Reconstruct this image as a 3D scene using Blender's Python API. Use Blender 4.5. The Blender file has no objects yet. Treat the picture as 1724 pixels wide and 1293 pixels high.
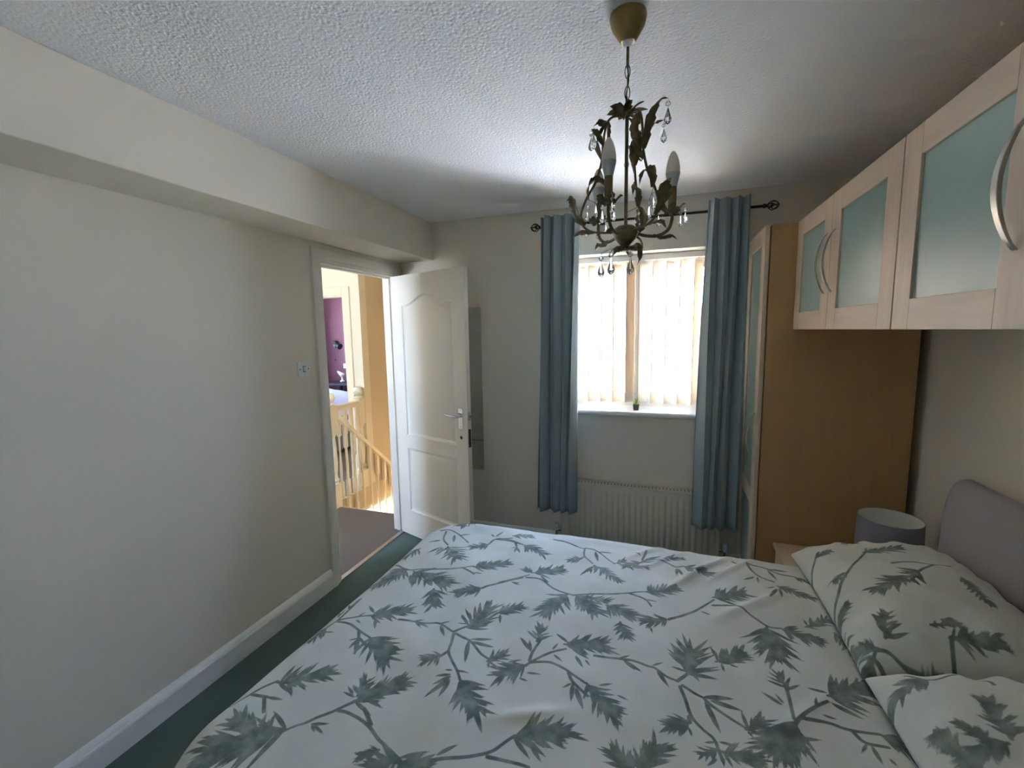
import bpy, bmesh, math, random
import numpy as np
from mathutils import Vector, Matrix
from mathutils.geometry import tessellate_polygon

random.seed(7)
rng = np.random.default_rng(11)
PI = math.pi
scene = bpy.context.scene
COL = scene.collection

# ------------------------------------------------------------------ camera
F_PX = 746.57
CAM = Vector((1.9506, -3.0431, 1.5825))
YAW, PIT, ROL = 0.33177, 0.11692, -0.0169
fw = Vector((-math.sin(YAW) * math.cos(PIT), math.cos(YAW) * math.cos(PIT), -math.sin(PIT)))
rt = fw.cross(Vector((0, 0, 1))).normalized()
up = rt.cross(fw)
r2 = rt * math.cos(ROL) + up * math.sin(ROL)
u2 = -rt * math.sin(ROL) + up * math.cos(ROL)
cd = bpy.data.cameras.new('camera')
cd.sensor_width = 36.0
cd.lens = F_PX / 1724 * 36.0
cd.clip_start = 0.02
cam = bpy.data.objects.new('camera', cd)
M = Matrix.Identity(4)
for i in range(3):
    M[i][0], M[i][1], M[i][2], M[i][3] = r2[i], u2[i], -fw[i], CAM[i]
cam.matrix_world = M
COL.objects.link(cam)
scene.camera = cam

# ------------------------------------------------------------------ view, world, daylight
scene.view_settings.view_transform = 'Standard'
scene.view_settings.look = 'None'
scene.view_settings.gamma = 1.0
scene.view_settings.use_curve_mapping = False
scene.view_settings.exposure = 2.48
SKY = 8.0
cy = scene.cycles
cy.use_denoising = True
cy.max_bounces = 12
cy.diffuse_bounces = 8
cy.glossy_bounces = 5
cy.transmission_bounces = 8
cy.transparent_max_bounces = 12
cy.sample_clamp_indirect = 12.0
cy.caustics_reflective = False
cy.caustics_refractive = False

world = bpy.data.worlds.new('daylight')
scene.world = world
world.use_nodes = True
nt = world.node_tree
nt.nodes.clear()
out = nt.nodes.new('ShaderNodeOutputWorld')
bg = nt.nodes.new('ShaderNodeBackground')
tc = nt.nodes.new('ShaderNodeTexCoord')
sp = nt.nodes.new('ShaderNodeSeparateXYZ')
rp = nt.nodes.new('ShaderNodeValToRGB')
rp.color_ramp.elements[0].position = 0.0
rp.color_ramp.elements[0].color = (0.60, 0.745, 1.0, 1)
rp.color_ramp.elements[1].position = 0.9
rp.color_ramp.elements[1].color = (0.30, 0.48, 1.0, 1)
nt.links.new(tc.outputs['Generated'], sp.inputs[0])
nt.links.new(sp.outputs['Z'], rp.inputs[0])
nt.links.new(rp.outputs[0], bg.inputs[0])
bg.inputs[1].default_value = SKY
nt.links.new(bg.outputs[0], out.inputs[0])

sun_d = bpy.data.lights.new('sun', 'SUN')
sun_d.energy = 48.0
sun_d.angle = 0.01
sun_d.color = (1.0, 0.95, 0.88)
sun = bpy.data.objects.new('sun', sun_d)
sun.rotation_euler = Vector((-0.62, 0.03, -0.78)).to_track_quat('-Z', 'Y').to_euler()     # rakes along the house front: never enters the bedroom window
COL.objects.link(sun)

def portal(loc, rot, sx, sy):
    l = bpy.data.lights.new('window_portal', 'AREA')
    l.shape = 'RECTANGLE'; l.size = sx; l.size_y = sy
    l.cycles.is_portal = True
    o = bpy.data.objects.new('window_portal', l)
    o.location = loc; o.rotation_euler = rot
    COL.objects.link(o)
portal((1.80, 0.315, 1.56), (math.radians(-90), 0, 0), 0.98, 1.06)

# ------------------------------------------------------------------ helpers
def lin(c):
    return tuple((v / 255 / 12.92) if v / 255 <= 0.04045 else ((v / 255 + 0.055) / 1.055) ** 2.4 for v in c)

MATS = {}
def mat(name, col, rough=0.6, metal=0.0, spec=0.5, var=0.0, vscale=6.0, bump=0.0, bscale=80.0, bdist=0.002,
        stretch=None, trans=0.0, sheen=0.0, ior=1.45, coat=0.0, bdetail=3.0):
    m = bpy.data.materials.new(name)
    m.use_nodes = True
    n = m.node_tree; b = n.nodes['Principled BSDF']
    L = lin(col)
    b.inputs['Base Color'].default_value = (*L, 1)
    b.inputs['Roughness'].default_value = rough
    b.inputs['Metallic'].default_value = metal
    b.inputs['Specular IOR Level'].default_value = spec
    b.inputs['IOR'].default_value = ior
    b.inputs['Transmission Weight'].default_value = trans
    b.inputs['Sheen Weight'].default_value = sheen
    b.inputs['Coat Weight'].default_value = coat
    t = n.nodes.new('ShaderNodeTexCoord')
    src = t.outputs['Object']
    if stretch:
        mp = n.nodes.new('ShaderNodeMapping')
        mp.inputs['Scale'].default_value = stretch
        n.links.new(src, mp.inputs[0]); src = mp.outputs[0]
    if var:
        z = n.nodes.new('ShaderNodeTexNoise')
        z.inputs['Scale'].default_value = vscale; z.inputs['Detail'].default_value = 4
        n.links.new(src, z.inputs['Vector'])
        r = n.nodes.new('ShaderNodeValToRGB')
        r.color_ramp.elements[0].position = 0.3; r.color_ramp.elements[1].position = 0.7
        r.color_ramp.elements[0].color = (*[v * (1 - var) for v in L], 1)
        r.color_ramp.elements[1].color = (*[min(1, v * (1 + var)) for v in L], 1)
        n.links.new(z.outputs[0], r.inputs[0]); n.links.new(r.outputs[0], b.inputs['Base Color'])
    if bump:
        z = n.nodes.new('ShaderNodeTexNoise')
        z.inputs['Scale'].default_value = bscale; z.inputs['Detail'].default_value = bdetail
        n.links.new(src, z.inputs['Vector'])
        bp = n.nodes.new('ShaderNodeBump')
        bp.inputs['Strength'].default_value = bump; bp.inputs['Distance'].default_value = bdist
        n.links.new(z.outputs[0], bp.inputs['Height']); n.links.new(bp.outputs[0], b.inputs['Normal'])
    MATS[name] = m
    return m

class MB:
    def __init__(s): s.v = []; s.f = []
    def add(s, v, f):
        k = len(s.v); s.v += [tuple(p) for p in v]; s.f += [tuple(i + k for i in q) for q in f]; return s
    def box(s, x0, x1, y0, y1, z0, z1):
        return s.add([(x0, y0, z0), (x1, y0, z0), (x1, y1, z0), (x0, y1, z0), (x0, y0, z1), (x1, y0, z1), (x1, y1, z1), (x0, y1, z1)],
                     [(0, 3, 2, 1), (4, 5, 6, 7), (0, 1, 5, 4), (1, 2, 6, 5), (2, 3, 7, 6), (3, 0, 4, 7)])
    def tube(s, pts, r, n=8, caps=True, flat=1.0):
        pts = [Vector(p) for p in pts]; m = len(pts); vs = []; fs = []
        rr = r if isinstance(r, (list, tuple)) else [r] * m
        prev = None
        for i, p in enumerate(pts):
            t = (pts[min(i + 1, m - 1)] - pts[max(i - 1, 0)]).normalized()
            a = prev if prev is not None else (Vector((0, 0, 1)) if abs(t.z) < 0.9 else Vector((1, 0, 0)))
            a = (a - t * a.dot(t)).normalized(); b = t.cross(a); prev = a
            for k in range(n):
                an = 2 * PI * k / n
                vs.append(p + (a * math.cos(an) + b * math.sin(an) * flat) * rr[i])
        for i in range(m - 1):
            for k in range(n):
                fs.append((i * n + k, i * n + (k + 1) % n, (i + 1) * n + (k + 1) % n, (i + 1) * n + k))
        if caps:
            fs.append(tuple(range(n - 1, -1, -1))); fs.append(tuple((m - 1) * n + k for k in range(n)))
        return s.add(vs, fs)
    def lathe(s, prof, c=(0, 0, 0), n=24, axis='z', caps=True):
        vs = []; fs = []; m = len(prof)
        for (r, z) in prof:
            for k in range(n):
                a = 2 * PI * k / n
                p = (r * math.cos(a), r * math.sin(a), z)
                if axis == 'y': p = (p[0], p[2], p[1])
                if axis == 'x': p = (p[2], p[0], p[1])
                vs.append((c[0] + p[0], c[1] + p[1], c[2] + p[2]))
        for i in range(m - 1):
            for k in range(n):
                fs.append((i * n + k, i * n + (k + 1) % n, (i + 1) * n + (k + 1) % n, (i + 1) * n + k))
        if caps: fs.append(tuple(range(n - 1, -1, -1))); fs.append(tuple((m - 1) * n + k for k in range(n)))
        return s.add(vs, fs)
    def sphere(s, c, r, nu=10, nv=6, sz=1.0):
        pr = [(max(1e-5, r * math.sin(PI * i / nv)), -r * sz * math.cos(PI * i / nv)) for i in range(nv + 1)]
        return s.lathe(pr, c, nu)
    def prism(s, poly, d0, d1, axis='y'):
        """extrude a 2D polygon; axis y: poly=(x,z); axis x: poly=(y,z); axis z: poly=(x,y)"""
        n = len(poly)
        def mk(a, b, d): return {'y': (a, d, b), 'x': (d, a, b), 'z': (a, b, d)}[axis]
        vs = [mk(a, b, d0) for a, b in poly] + [mk(a, b, d1) for a, b in poly]
        fs = [(i, (i + 1) % n, n + (i + 1) % n, n + i) for i in range(n)] + [tuple(range(n - 1, -1, -1)), tuple(range(n, 2 * n))]
        return s.add(vs, fs)
    def xf(s, fn): s.v = [tuple(fn(Vector(p))) for p in s.v]; return s

def root_of(o):
    while o.parent: o = o.parent
    return o

def link_mesh(name, me, m, parent, origin):
    o = bpy.data.objects.new(name, me)
    if m: me.materials.append(MATS[m] if isinstance(m, str) else m)
    COL.objects.link(o)
    if parent: o.parent = parent
    else: o.location = origin
    return o

def ob(name, mb, m, parent=None, smooth=35, bev=0.0, seg=2, solid=0.0):
    v = np.array(mb.v, float)
    if parent: org = np.array(root_of(parent).location)
    else: org = np.array([(v[:, 0].min() + v[:, 0].max()) / 2, (v[:, 1].min() + v[:, 1].max()) / 2, v[:, 2].min()])
    me = bpy.data.meshes.new(name)
    me.from_pydata((v - org).tolist(), [], mb.f)
    bm = bmesh.new(); bm.from_mesh(me)
    if solid == 0: bmesh.ops.recalc_face_normals(bm, faces=bm.faces)
    bm.to_mesh(me); bm.free()
    o = link_mesh(name, me, m, parent, org)
    if bev:
        b = o.modifiers.new('bevel', 'BEVEL'); b.width = bev; b.segments = seg; b.limit_method = 'ANGLE'
    if solid:
        b = o.modifiers.new('solid', 'SOLIDIFY'); b.thickness = solid; b.offset = 0
    if smooth:
        me.polygons.foreach_set('use_smooth', [True] * len(me.polygons))
        if smooth < 180: me.set_sharp_from_angle(angle=math.radians(smooth))
    return o

def box(name, d, m, parent=None, bev=0.0, **k):
    return ob(name, MB().box(*d), m, parent, bev=bev, **k)

def tag(o, label, cat, group=None, kind=None):
    o['label'] = label; o['category'] = cat
    if group: o['group'] = group
    if kind: o['kind'] = kind
    return o

def thing(name, loc, label, cat, group=None, kind=None):
    o = bpy.data.objects.new(name, None); o.location = loc; o.empty_display_size = 0.05
    COL.objects.link(o)
    return tag(o, label, cat, group, kind)

def copy_tree(o, parent=None, shift=None):
    c = o.copy(); COL.objects.link(c); c.parent = parent
    if shift is not None: c.location = Vector(o.location) + Vector(shift)
    for ch in list(o.children): copy_tree(ch, c)
    return c

def bez(pts, n=8):
    """Catmull-Rom through points"""
    P = [Vector(p) for p in pts]; res = []
    Q = [2 * P[0] - P[1]] + P + [2 * P[-1] - P[-2]]
    for i in range(1, len(Q) - 2):
        for k in range(n):
            t = k / n
            a, b, c, d = Q[i - 1], Q[i], Q[i + 1], Q[i + 2]
            res.append(0.5 * ((2 * b) + (c - a) * t + (2 * a - 5 * b + 4 * c - d) * t * t + (3 * b - a - 3 * c + d) * t ** 3))
    res.append(P[-1]); return res

# ------------------------------------------------------------------ materials
mat('wall_paint', (233, 225, 210), 0.85, spec=0.25, bump=0.12, bscale=140, bdist=0.001, var=0.015, vscale=2)
mat('landing_paint', (238, 226, 200), 0.85, spec=0.25)
mat('stair_paint', (218, 200, 166), 0.85, spec=0.25)
mat('purple_paint', (132, 90, 100), 0.8, spec=0.25, var=0.03, vscale=2)
mat('ceiling_paint', (242, 242, 244), 0.9, spec=0.2)
mat('white_gloss', (244, 243, 240), 0.32, spec=0.5)
mat('cream_gloss', (240, 228, 200), 0.35)
mat('door_paint', (236, 230, 220), 0.38)
mat('upvc', (240, 238, 238), 0.3)
mat('carpet_green', (96, 112, 106), 0.95, spec=0.1, var=0.12, vscale=160, bump=0.5, bscale=500, bdist=0.003)
mat('carpet_grey', (118, 110, 100), 0.95, spec=0.1, var=0.2, vscale=260, bump=0.5, bscale=500, bdist=0.003)
mat('maple', (214, 190, 166), 0.42, var=0.07, vscale=5, stretch=(9, 9, 0.7))
mat('maple_rail', (216, 193, 170), 0.42, var=0.06, vscale=5, stretch=(9, 0.7, 9))
mat('maple_side', (184, 146, 98), 0.45, var=0.05, vscale=4, stretch=(5, 5, 0.5))
mat('frosted', (150, 174, 166), 0.28, spec=0.6)
mat('steel', (190, 186, 180), 0.3, metal=1.0)
mat('chrome', (225, 225, 228), 0.12, metal=1.0)
mat('dark_steel', (80, 74, 66), 0.4, metal=1.0)
mat('gap_dark', (26, 20, 18), 0.9)
mat('pole_dark', (52, 46, 46), 0.4, metal=0.6)
mat('bronze', (124, 110, 80), 0.42, metal=0.55, var=0.25, vscale=60)
mat('rose_bronze', (150, 128, 78), 0.4, metal=0.6, var=0.15, vscale=30)
mat('crystal', (250, 250, 252), 0.02, trans=1.0, ior=1.5)
mat('candle_bronze', (142, 122, 88), 0.5, metal=0.3, var=0.15, vscale=40)
mat('radiator_white', (214, 208, 192), 0.4)
mat('radiator_slot', (150, 144, 132), 0.6)
mat('terracotta_dark', (124, 112, 106), 0.8, var=0.2, vscale=80)
mat('leaf_green', (150, 194, 86), 0.5, var=0.2, vscale=60)
mat('switch_white', (232, 234, 238), 0.3)
mat('headboard_fabric', (168, 162, 164), 0.9, spec=0.15, bump=0.3, bscale=600, bdist=0.001, sheen=0.3)
mat('shade_fabric', (140, 138, 148), 0.85, bump=0.3, bscale=500, bdist=0.001)
mat('shade_lining', (242, 242, 238), 0.7)
mat('bed_base', (120, 116, 112), 0.9)
mat('mattress', (224, 222, 216), 0.85)
mat('sheet_lilac', (186, 196, 232), 0.85)
mat('black_metal', (24, 22, 24), 0.4)
mat('mirror_silver', (222, 230, 226), 0.02, metal=1.0)
mat('mirror_edge', (120, 140, 134), 0.2)
mat('paving', (192, 190, 190), 0.9)
mat('brick', (150, 96, 74), 0.9)

def ceiling_relief():
    m = MATS['ceiling_paint']; n = m.node_tree; b = n.nodes['Principled BSDF']
    t = n.nodes.new('ShaderNodeTexCoord')
    v = n.nodes.new('ShaderNodeTexVoronoi'); v.inputs['Scale'].default_value = 62
    z = n.nodes.new('ShaderNodeTexNoise'); z.inputs['Scale'].default_value = 95; z.inputs['Detail'].default_value = 3
    n.links.new(t.outputs['Object'], v.inputs['Vector']); n.links.new(t.outputs['Object'], z.inputs['Vector'])
    r = n.nodes.new('ShaderNodeValToRGB'); r.color_ramp.elements[0].position = 0.08; r.color_ramp.elements[1].position = 0.42
    n.links.new(v.outputs['Distance'], r.inputs[0])
    mx = n.nodes.new('ShaderNodeMath'); mx.operation = 'MULTIPLY'
    n.links.new(r.outputs[0], mx.inputs[0]); n.links.new(z.outputs[0], mx.inputs[1])
    bp = n.nodes.new('ShaderNodeBump'); bp.inputs['Strength'].default_value = 0.5; bp.inputs['Distance'].default_value = 0.005
    n.links.new(mx.outputs[0], bp.inputs['Height']); n.links.new(bp.outputs[0], b.inputs['Normal'])
ceiling_relief()

def glass_mat():
    m = bpy.data.materials.new('window_glass'); m.use_nodes = True; n = m.node_tree; n.nodes.clear()
    o = n.nodes.new('ShaderNodeOutputMaterial'); mx = n.nodes.new('ShaderNodeMixShader')
    t = n.nodes.new('ShaderNodeBsdfTransparent'); t.inputs[0].default_value = (0.93, 0.96, 0.95, 1)
    g = n.nodes.new('ShaderNodeBsdfGlossy'); g.inputs['Roughness'].default_value = 0.02
    fr = n.nodes.new('ShaderNodeFresnel'); fr.inputs[0].default_value = 1.25
    n.links.new(fr.outputs[0], mx.inputs[0]); n.links.new(t.outputs[0], mx.inputs[1]); n.links.new(g.outputs[0], mx.inputs[2])
    n.links.new(mx.outputs[0], o.inputs[0]); MATS['window_glass'] = m
glass_mat()

def cloth_mat(name, col, tl, amt, weave=900, var=0.0):
    m = bpy.data.materials.new(name); m.use_nodes = True; n = m.node_tree; n.nodes.clear()
    o = n.nodes.new('ShaderNodeOutputMaterial'); mx = n.nodes.new('ShaderNodeMixShader'); mx.inputs[0].default_value = amt
    d = n.nodes.new('ShaderNodeBsdfDiffuse'); d.inputs[0].default_value = (*lin(col), 1)
    t = n.nodes.new('ShaderNodeBsdfTranslucent'); t.inputs[0].default_value = (*lin(tl), 1)
    z = n.nodes.new('ShaderNodeTexNoise'); z.inputs['Scale'].default_value = weave
    tc_ = n.nodes.new('ShaderNodeTexCoord'); n.links.new(tc_.outputs['Object'], z.inputs['Vector'])
    bp = n.nodes.new('ShaderNodeBump'); bp.inputs['Strength'].default_value = 0.2; bp.inputs['Distance'].default_value = 0.001
    n.links.new(z.outputs[0], bp.inputs['Height']); n.links.new(bp.outputs[0], d.inputs['Normal'])
    n.links.new(d.outputs[0], mx.inputs[1]); n.links.new(t.outputs[0], mx.inputs[2]); n.links.new(mx.outputs[0], o.inputs[0])
    MATS[name] = m
cloth_mat('blind_cloth', (244, 232, 214), (240, 214, 176), 0.09)
cloth_mat('curtain_cloth', (164, 176, 178), (130, 145, 150), 0.08)
cloth_mat('bulb_glass', (236, 230, 222), (240, 232, 222), 0.45)
cloth_mat('bulb_base', (206, 212, 212), (206, 212, 212), 0.2)

def print_mat(name, ground, ground2, leaf, leaf2):
    """cotton with a printed branch pattern: the float attribute print_sdf marks where the ink lies"""
    m = bpy.data.materials.new(name); m.use_nodes = True; n = m.node_tree; b = n.nodes['Principled BSDF']
    b.inputs['Roughness'].default_value = 0.75; b.inputs['Specular IOR Level'].default_value = 0.25; b.inputs['Sheen Weight'].default_value = 0.1
    at = n.nodes.new('ShaderNodeAttribute'); at.attribute_name = 'print_sdf'
    mr = n.nodes.new('ShaderNodeMapRange'); mr.inputs['From Min'].default_value = -0.0008; mr.inputs['From Max'].default_value = 0.0012
    n.links.new(at.outputs['Fac'], mr.inputs[0])
    tc_ = n.nodes.new('ShaderNodeTexCoord')
    def noise(sc, det, c0, c1, p0, p1):
        z = n.nodes.new('ShaderNodeTexNoise'); z.inputs['Scale'].default_value = sc; z.inputs['Detail'].default_value = det
        n.links.new(tc_.outputs['Object'], z.inputs['Vector'])
        r = n.nodes.new('ShaderNodeValToRGB')
        r.color_ramp.elements[0].position = p0; r.color_ramp.elements[1].position = p1
        r.color_ramp.elements[0].color = (*lin(c0), 1); r.color_ramp.elements[1].color = (*lin(c1), 1)
        n.links.new(z.outputs[0], r.inputs[0]); return r
    g = noise(5, 4, ground, ground2, 0.35, 0.65)
    l = noise(28, 4, leaf, leaf2, 0.35, 0.7)
    mx = n.nodes.new('ShaderNodeMix'); mx.data_type = 'RGBA'
    n.links.new(mr.outputs[0], mx.inputs[0]); n.links.new(g.outputs[0], mx.inputs[6]); n.links.new(l.outputs[0], mx.inputs[7])
    n.links.new(mx.outputs[2], b.inputs['Base Color'])
    z = n.nodes.new('ShaderNodeTexNoise'); z.inputs['Scale'].default_value = 700; z.inputs['Detail'].default_value = 2
    n.links.new(tc_.outputs['Object'], z.inputs['Vector'])
    bp = n.nodes.new('ShaderNodeBump'); bp.inputs['Strength'].default_value = 0.15; bp.inputs['Distance'].default_value = 0.0008
    n.links.new(z.outputs[0], bp.inputs['Height']); n.links.new(bp.outputs[0], b.inputs['Normal'])
    MATS[name] = m
print_mat('printed_cotton', (208, 211, 202), (222, 224, 217), (100, 112, 104), (146, 157, 148))

# ================================================================== THE ROOM
ZC = 2.40
XR = 3.125
YB = -3.60
YD0, YD1 = -0.875, -0.06       # doorway in the left wall
ZD = 2.035
def struct(o, label, cat): return tag(o, label, cat, kind='structure')

struct(box('floor', (-0.012, XR + 0.1, YB - 0.1, 0.0, -0.25, 0.0), 'carpet_green'), 'dark teal green fitted bedroom carpet', 'floor')
struct(box('ceiling', (-0.0, XR + 0.1, YB - 0.1, 0.3, ZC, ZC + 0.15), 'ceiling_paint'), 'white stippled bedroom ceiling', 'ceiling')
w = MB().box(-0.1, 0, YB, YD0, 0, ZC).box(-0.1, 0, YD0, YD1, ZD, ZC).box(-0.1, 0, YD1, 0.0, 0, ZC)
struct(ob('wall_left', w, 'wall_paint'), 'cream bedroom wall with the open doorway', 'wall')
WX0, WX1, WZ0, WZ1 = 1.33, 2.27, 1.035, 2.085
w = MB().box(-0.1, WX0, 0, 0.3, -0.25, ZC).box(WX1, XR + 0.1, 0, 0.3, -0.25, ZC).box(WX0, WX1, 0, 0.3, -0.25, WZ0).box(WX0, WX1, 0, 0.3, WZ1, ZC)
struct(ob('wall_window', w, 'wall_paint'), 'cream wall around the window', 'wall')
struct(box('wall_right', (XR, XR + 0.1, YB, 0.0, 0, ZC), 'wall_paint'), 'cream wall behind the headboard', 'wall')
struct(box('wall_back', (0, XR, YB - 0.1, YB, 0, ZC), 'wall_paint'), 'cream wall opposite the window', 'wall')
struct(box('trim_1', (0.0, 0.2926, YB, 0.0, 2.1248, ZC), 'wall_paint', bev=0.004), 'cream boxed beam along the top of the doorway wall', 'beam')

SK = [(0, 0), (0.018, 0), (0.018, 0.082), (0.0225, 0.086), (0.0235, 0.094), (0.021, 0.1), (0.0165, 0.102), (0.0145, 0.108), (0.009, 0.119), (0.003, 0.124), (0, 0.125)]
struct(ob('baseboard_left', MB().prism(SK, YB, -0.935, 'y'), 'white_gloss'), 'white moulded skirting board below the doorway wall', 'skirting board')
struct(ob('baseboard_window', MB().prism([(-a, b) for a, b in SK], 0.0, 2.42, 'x'), 'white_gloss'), 'white skirting board below the window', 'skirting board')
struct(ob('baseboard_right', MB().prism([(XR - a, b) for a, b in SK], YB, -0.0, 'y'), 'white_gloss'), 'white skirting board behind the bed', 'skirting board')

# door frame: lining, stop, architraves on the bedroom side and the landing side
fr = thing('trim_2', (0, (YD0 + YD1) / 2, 0), 'white painted door frame around the open doorway', 'door frame', kind='structure')
JT = 0.026
box('lining', (-0.105, 0.004, YD0, YD0 + JT, 0, ZD), 'door_paint', fr)
box('lining', (-0.105, 0.004, YD1 - JT, YD1, 0, ZD), 'door_paint', fr)
box('lining', (-0.105, 0.004, YD0 + JT, YD1 - JT, ZD - JT, ZD), 'door_paint', fr)
box('door_stop', (-0.07, -0.04, YD0 + JT, YD0 + JT + 0.012, 0, ZD - JT), 'door_paint', fr, bev=0.002)
box('door_stop', (-0.07, -0.04, YD1 - JT - 0.012, YD1 - JT, 0, ZD - JT), 'door_paint', fr, bev=0.002)
box('door_stop', (-0.07, -0.04, YD0 + JT, YD1 - JT, ZD - JT - 0.012, ZD - JT), 'door_paint', fr, bev=0.002)
def arch_profile(w_): return [(0, 0), (0.010, 0), (0.012, 0.004), (0.012, 0.018), (0.017, 0.024), (0.020, 0.034), (0.020, w_ - 0.006), (0.016, w_), (0, w_)]
AW = 0.07
for side, nm in ((1, 'architrave'), (-1, 'landing_architrave')):
    x0 = 0.0 if side > 0 else -0.1
    pr = arch_profile(AW)
    ya, yb, zt = YD0 + JT - 0.012, YD1 - JT + 0.012, ZD - JT + 0.012
    a = MB()
    def ring(yo, zo, off):  # mitred frame loop at offset off outwards
        return (ya - off, yb + off, zt + off)
    vs = []; fs = []
    n = len(pr)
    for (d, off) in pr:
        yl_, yr_, z_ = ya - off, min(yb + off, -0.001), min(zt + off, 2.122)
        x = x0 + side * d
        vs += [(x, yl_, 0), (x, yl_, z_), (x, yr_, z_), (x, yr_, 0)]
    for i in range(n):
        j = (i + 1) % n
        for k in range(3): fs.append((i * 4 + k, i * 4 + k + 1, j * 4 + k + 1, j * 4 + k))
    a.add(vs, fs)
    ob(nm, a, 'door_paint', fr)
box('threshold_bar', (-0.03, 0.004, YD0 + JT, YD1 - JT, 0.0, 0.006), 'steel', fr, bev=0.002)

# ------------------------------------------------------------------ the door leaf
TH = math.radians(70)
HP = Vector((0.008, YD1 - JT - 0.002, 0.0))
dv = Vector((math.sin(TH), -math.cos(TH), 0))
nv = Vector((math.cos(TH), math.sin(TH), 0))       # normal of the bedroom face (points to the window wall)
DWID, DHEI, DTH, DZ = 0.765, 1.995, 0.036, 0.012
def DT(a, z, t): return HP + dv * a + nv * (-t) + Vector((0, 0, DZ + z))    # t = 0 bedroom face, DTH = landing face (seen)
def panel_outline(off, arched):
    x0, x1 = 0.115 + off, DWID - 0.115 - off
    if not arched:
        z0, z1 = 0.20 + off, 0.70 - off
        return [(x0, z0), (x1, z0), (x1, z1), (x0, z1)]
    z0, z1 = 0.80 + off, 1.775 - off
    pts = [(x0, z0), (x1, z0), (x1, z1)]
    N = 24; h = 0.075
    for i in range(1, N):
        u = 1 - i / N
        pts.append((x0 + (x1 - x0) * u, z1 + h * (0.5 - 0.5 * math.cos(2 * PI * u)) ** 1.15))
    pts.append((x0, z1))
    return pts
door = thing('door_1', tuple(HP), 'white panelled bedroom door standing open, with an arched top panel', 'door', kind='structure')
lf = MB()
outer = [(0, 0), (DWID, 0), (DWID, DHEI), (0, DHEI)]
for face in (0, 1):
    depth = lambda e: (DTH - e) if face else e
    polys = [outer, panel_outline(0, False), panel_outline(0, True)]
    flat = [Vector((a, b, 0)) for p in polys for a, b in p]
    tris = tessellate_polygon([[Vector((a, b, 0)) for a, b in p] for p in polys])
    lf.add([DT(q.x, q.y, depth(0)) for q in flat], tris)
    for arched in (False, True):
        loops = [(0, 0), (0.003, 0.005), (0.010, 0.0105), (0.018, 0.013), (0.023, 0.013), (0.031, 0.009), (0.042, 0.0055), (0.052, 0.0035)]
        base = len(lf.v); cnt = None
        for off, e in loops:
            o_ = panel_outline(off, arched); cnt = len(o_)
            lf.v += [tuple(DT(a, b, depth(e))) for a, b in o_]
        for i in range(len(loops) - 1):
            for k in range(cnt):
                lf.f.append((base + i * cnt + k, base + i * cnt + (k + 1) % cnt, base + (i + 1) * cnt + (k + 1) % cnt, base + (i + 1) * cnt + k))
        lf.f.append(tuple(base + (len(loops) - 1) * cnt + k for k in range(cnt)))
c8 = [DT(a, z, t) for t in (0, DTH) for a, z in outer]
lf.add(c8, [(0, 1, 5, 4), (1, 2, 6, 5), (2, 3, 7, 6), (3, 0, 4, 7)])
ob('leaf', lf, 'door_paint', door, smooth=25)
for s_, t0 in ((1, DTH), (-1, 0.0)):          # lever handles on both faces
    hx, hz = DWID - 0.062, 1.0
    pl = MB().add([DT(hx + a, hz + z, t0 + s_ * t) for t in (0, 0.004) for a, z in ((-0.02, -0.078), (0.02, -0.078), (0.02, 0.062), (-0.02, 0.062))],
                  [(0, 1, 2, 3), (4, 5, 6, 7), (0, 1, 5, 4), (1, 2, 6, 5), (2, 3, 7, 6), (3, 0, 4, 7)])
    hd = ob('handle_plate', pl, 'chrome', door, bev=0.001)
    lv = bez([DT(hx, hz + 0.01, t0 + s_ * 0.003), DT(hx, hz + 0.01, t0 + s_ * 0.04), DT(hx - 0.012, hz + 0.011, t0 + s_ * 0.05),
              DT(hx - 0.06, hz + 0.014, t0 + s_ * 0.052), DT(hx - 0.105, hz + 0.016, t0 + s_ * 0.05)], 6)
    ob('lever', MB().tube(lv, [0.009] * 7 + [0.008] * 6 + [0.0065] * 6 + [0.0055] * 6, 10), 'chrome', hd)
    for dz_ in (-0.062, 0.048):
        ob('screw', MB().lathe([(0.001, 0), (0.005, 0), (0.004, 0.0015), (0.001, 0.002)], (0, 0, 0), 10).xf(lambda p: DT(hx + p.x, hz + dz_ + p.y, t0 + s_ * (0.004 + p.z))), 'steel', hd)
    ob('keyhole_escutcheon', MB().lathe([(0.001, 0), (0.012, 0), (0.011, 0.003), (0.005, 0.0035), (0.004, 0.0005), (0.001, 0.0005)], (0, 0, 0), 16).xf(lambda p: DT(hx + p.x, 0.862 + p.y, t0 + s_ * p.z)), 'dark_steel', door)
def edge_plate(name, z0, z1, w_, m, th=0.0015):
    c = DTH / 2
    ob(name, MB().add([DT(DWID + a, z, t) for a in (0, th) for z, t in ((z0, c - w_), (z0, c + w_), (z1, c + w_), (z1, c - w_))],
                      [(0, 1, 2, 3), (4, 5, 6, 7), (0, 1, 5, 4), (1, 2, 6, 5), (2, 3, 7, 6), (3, 0, 4, 7)]), m, door)
edge_plate('lock_faceplate', 0.80, 0.925, 0.011, 'dark_steel')
edge_plate('latch_plate', 0.985, 1.04, 0.011, 'steel')
edge_plate('latch_bolt', 1.005, 1.02, 0.006, 'chrome', 0.011)
for hz in (0.22, 1.0, 1.76):
    ob('hinge', MB().tube([HP + Vector((0.004, 0.002, hz - 0.038)), HP + Vector((0.004, 0.002, hz + 0.038))], 0.0055, 10), 'steel', door)

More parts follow.
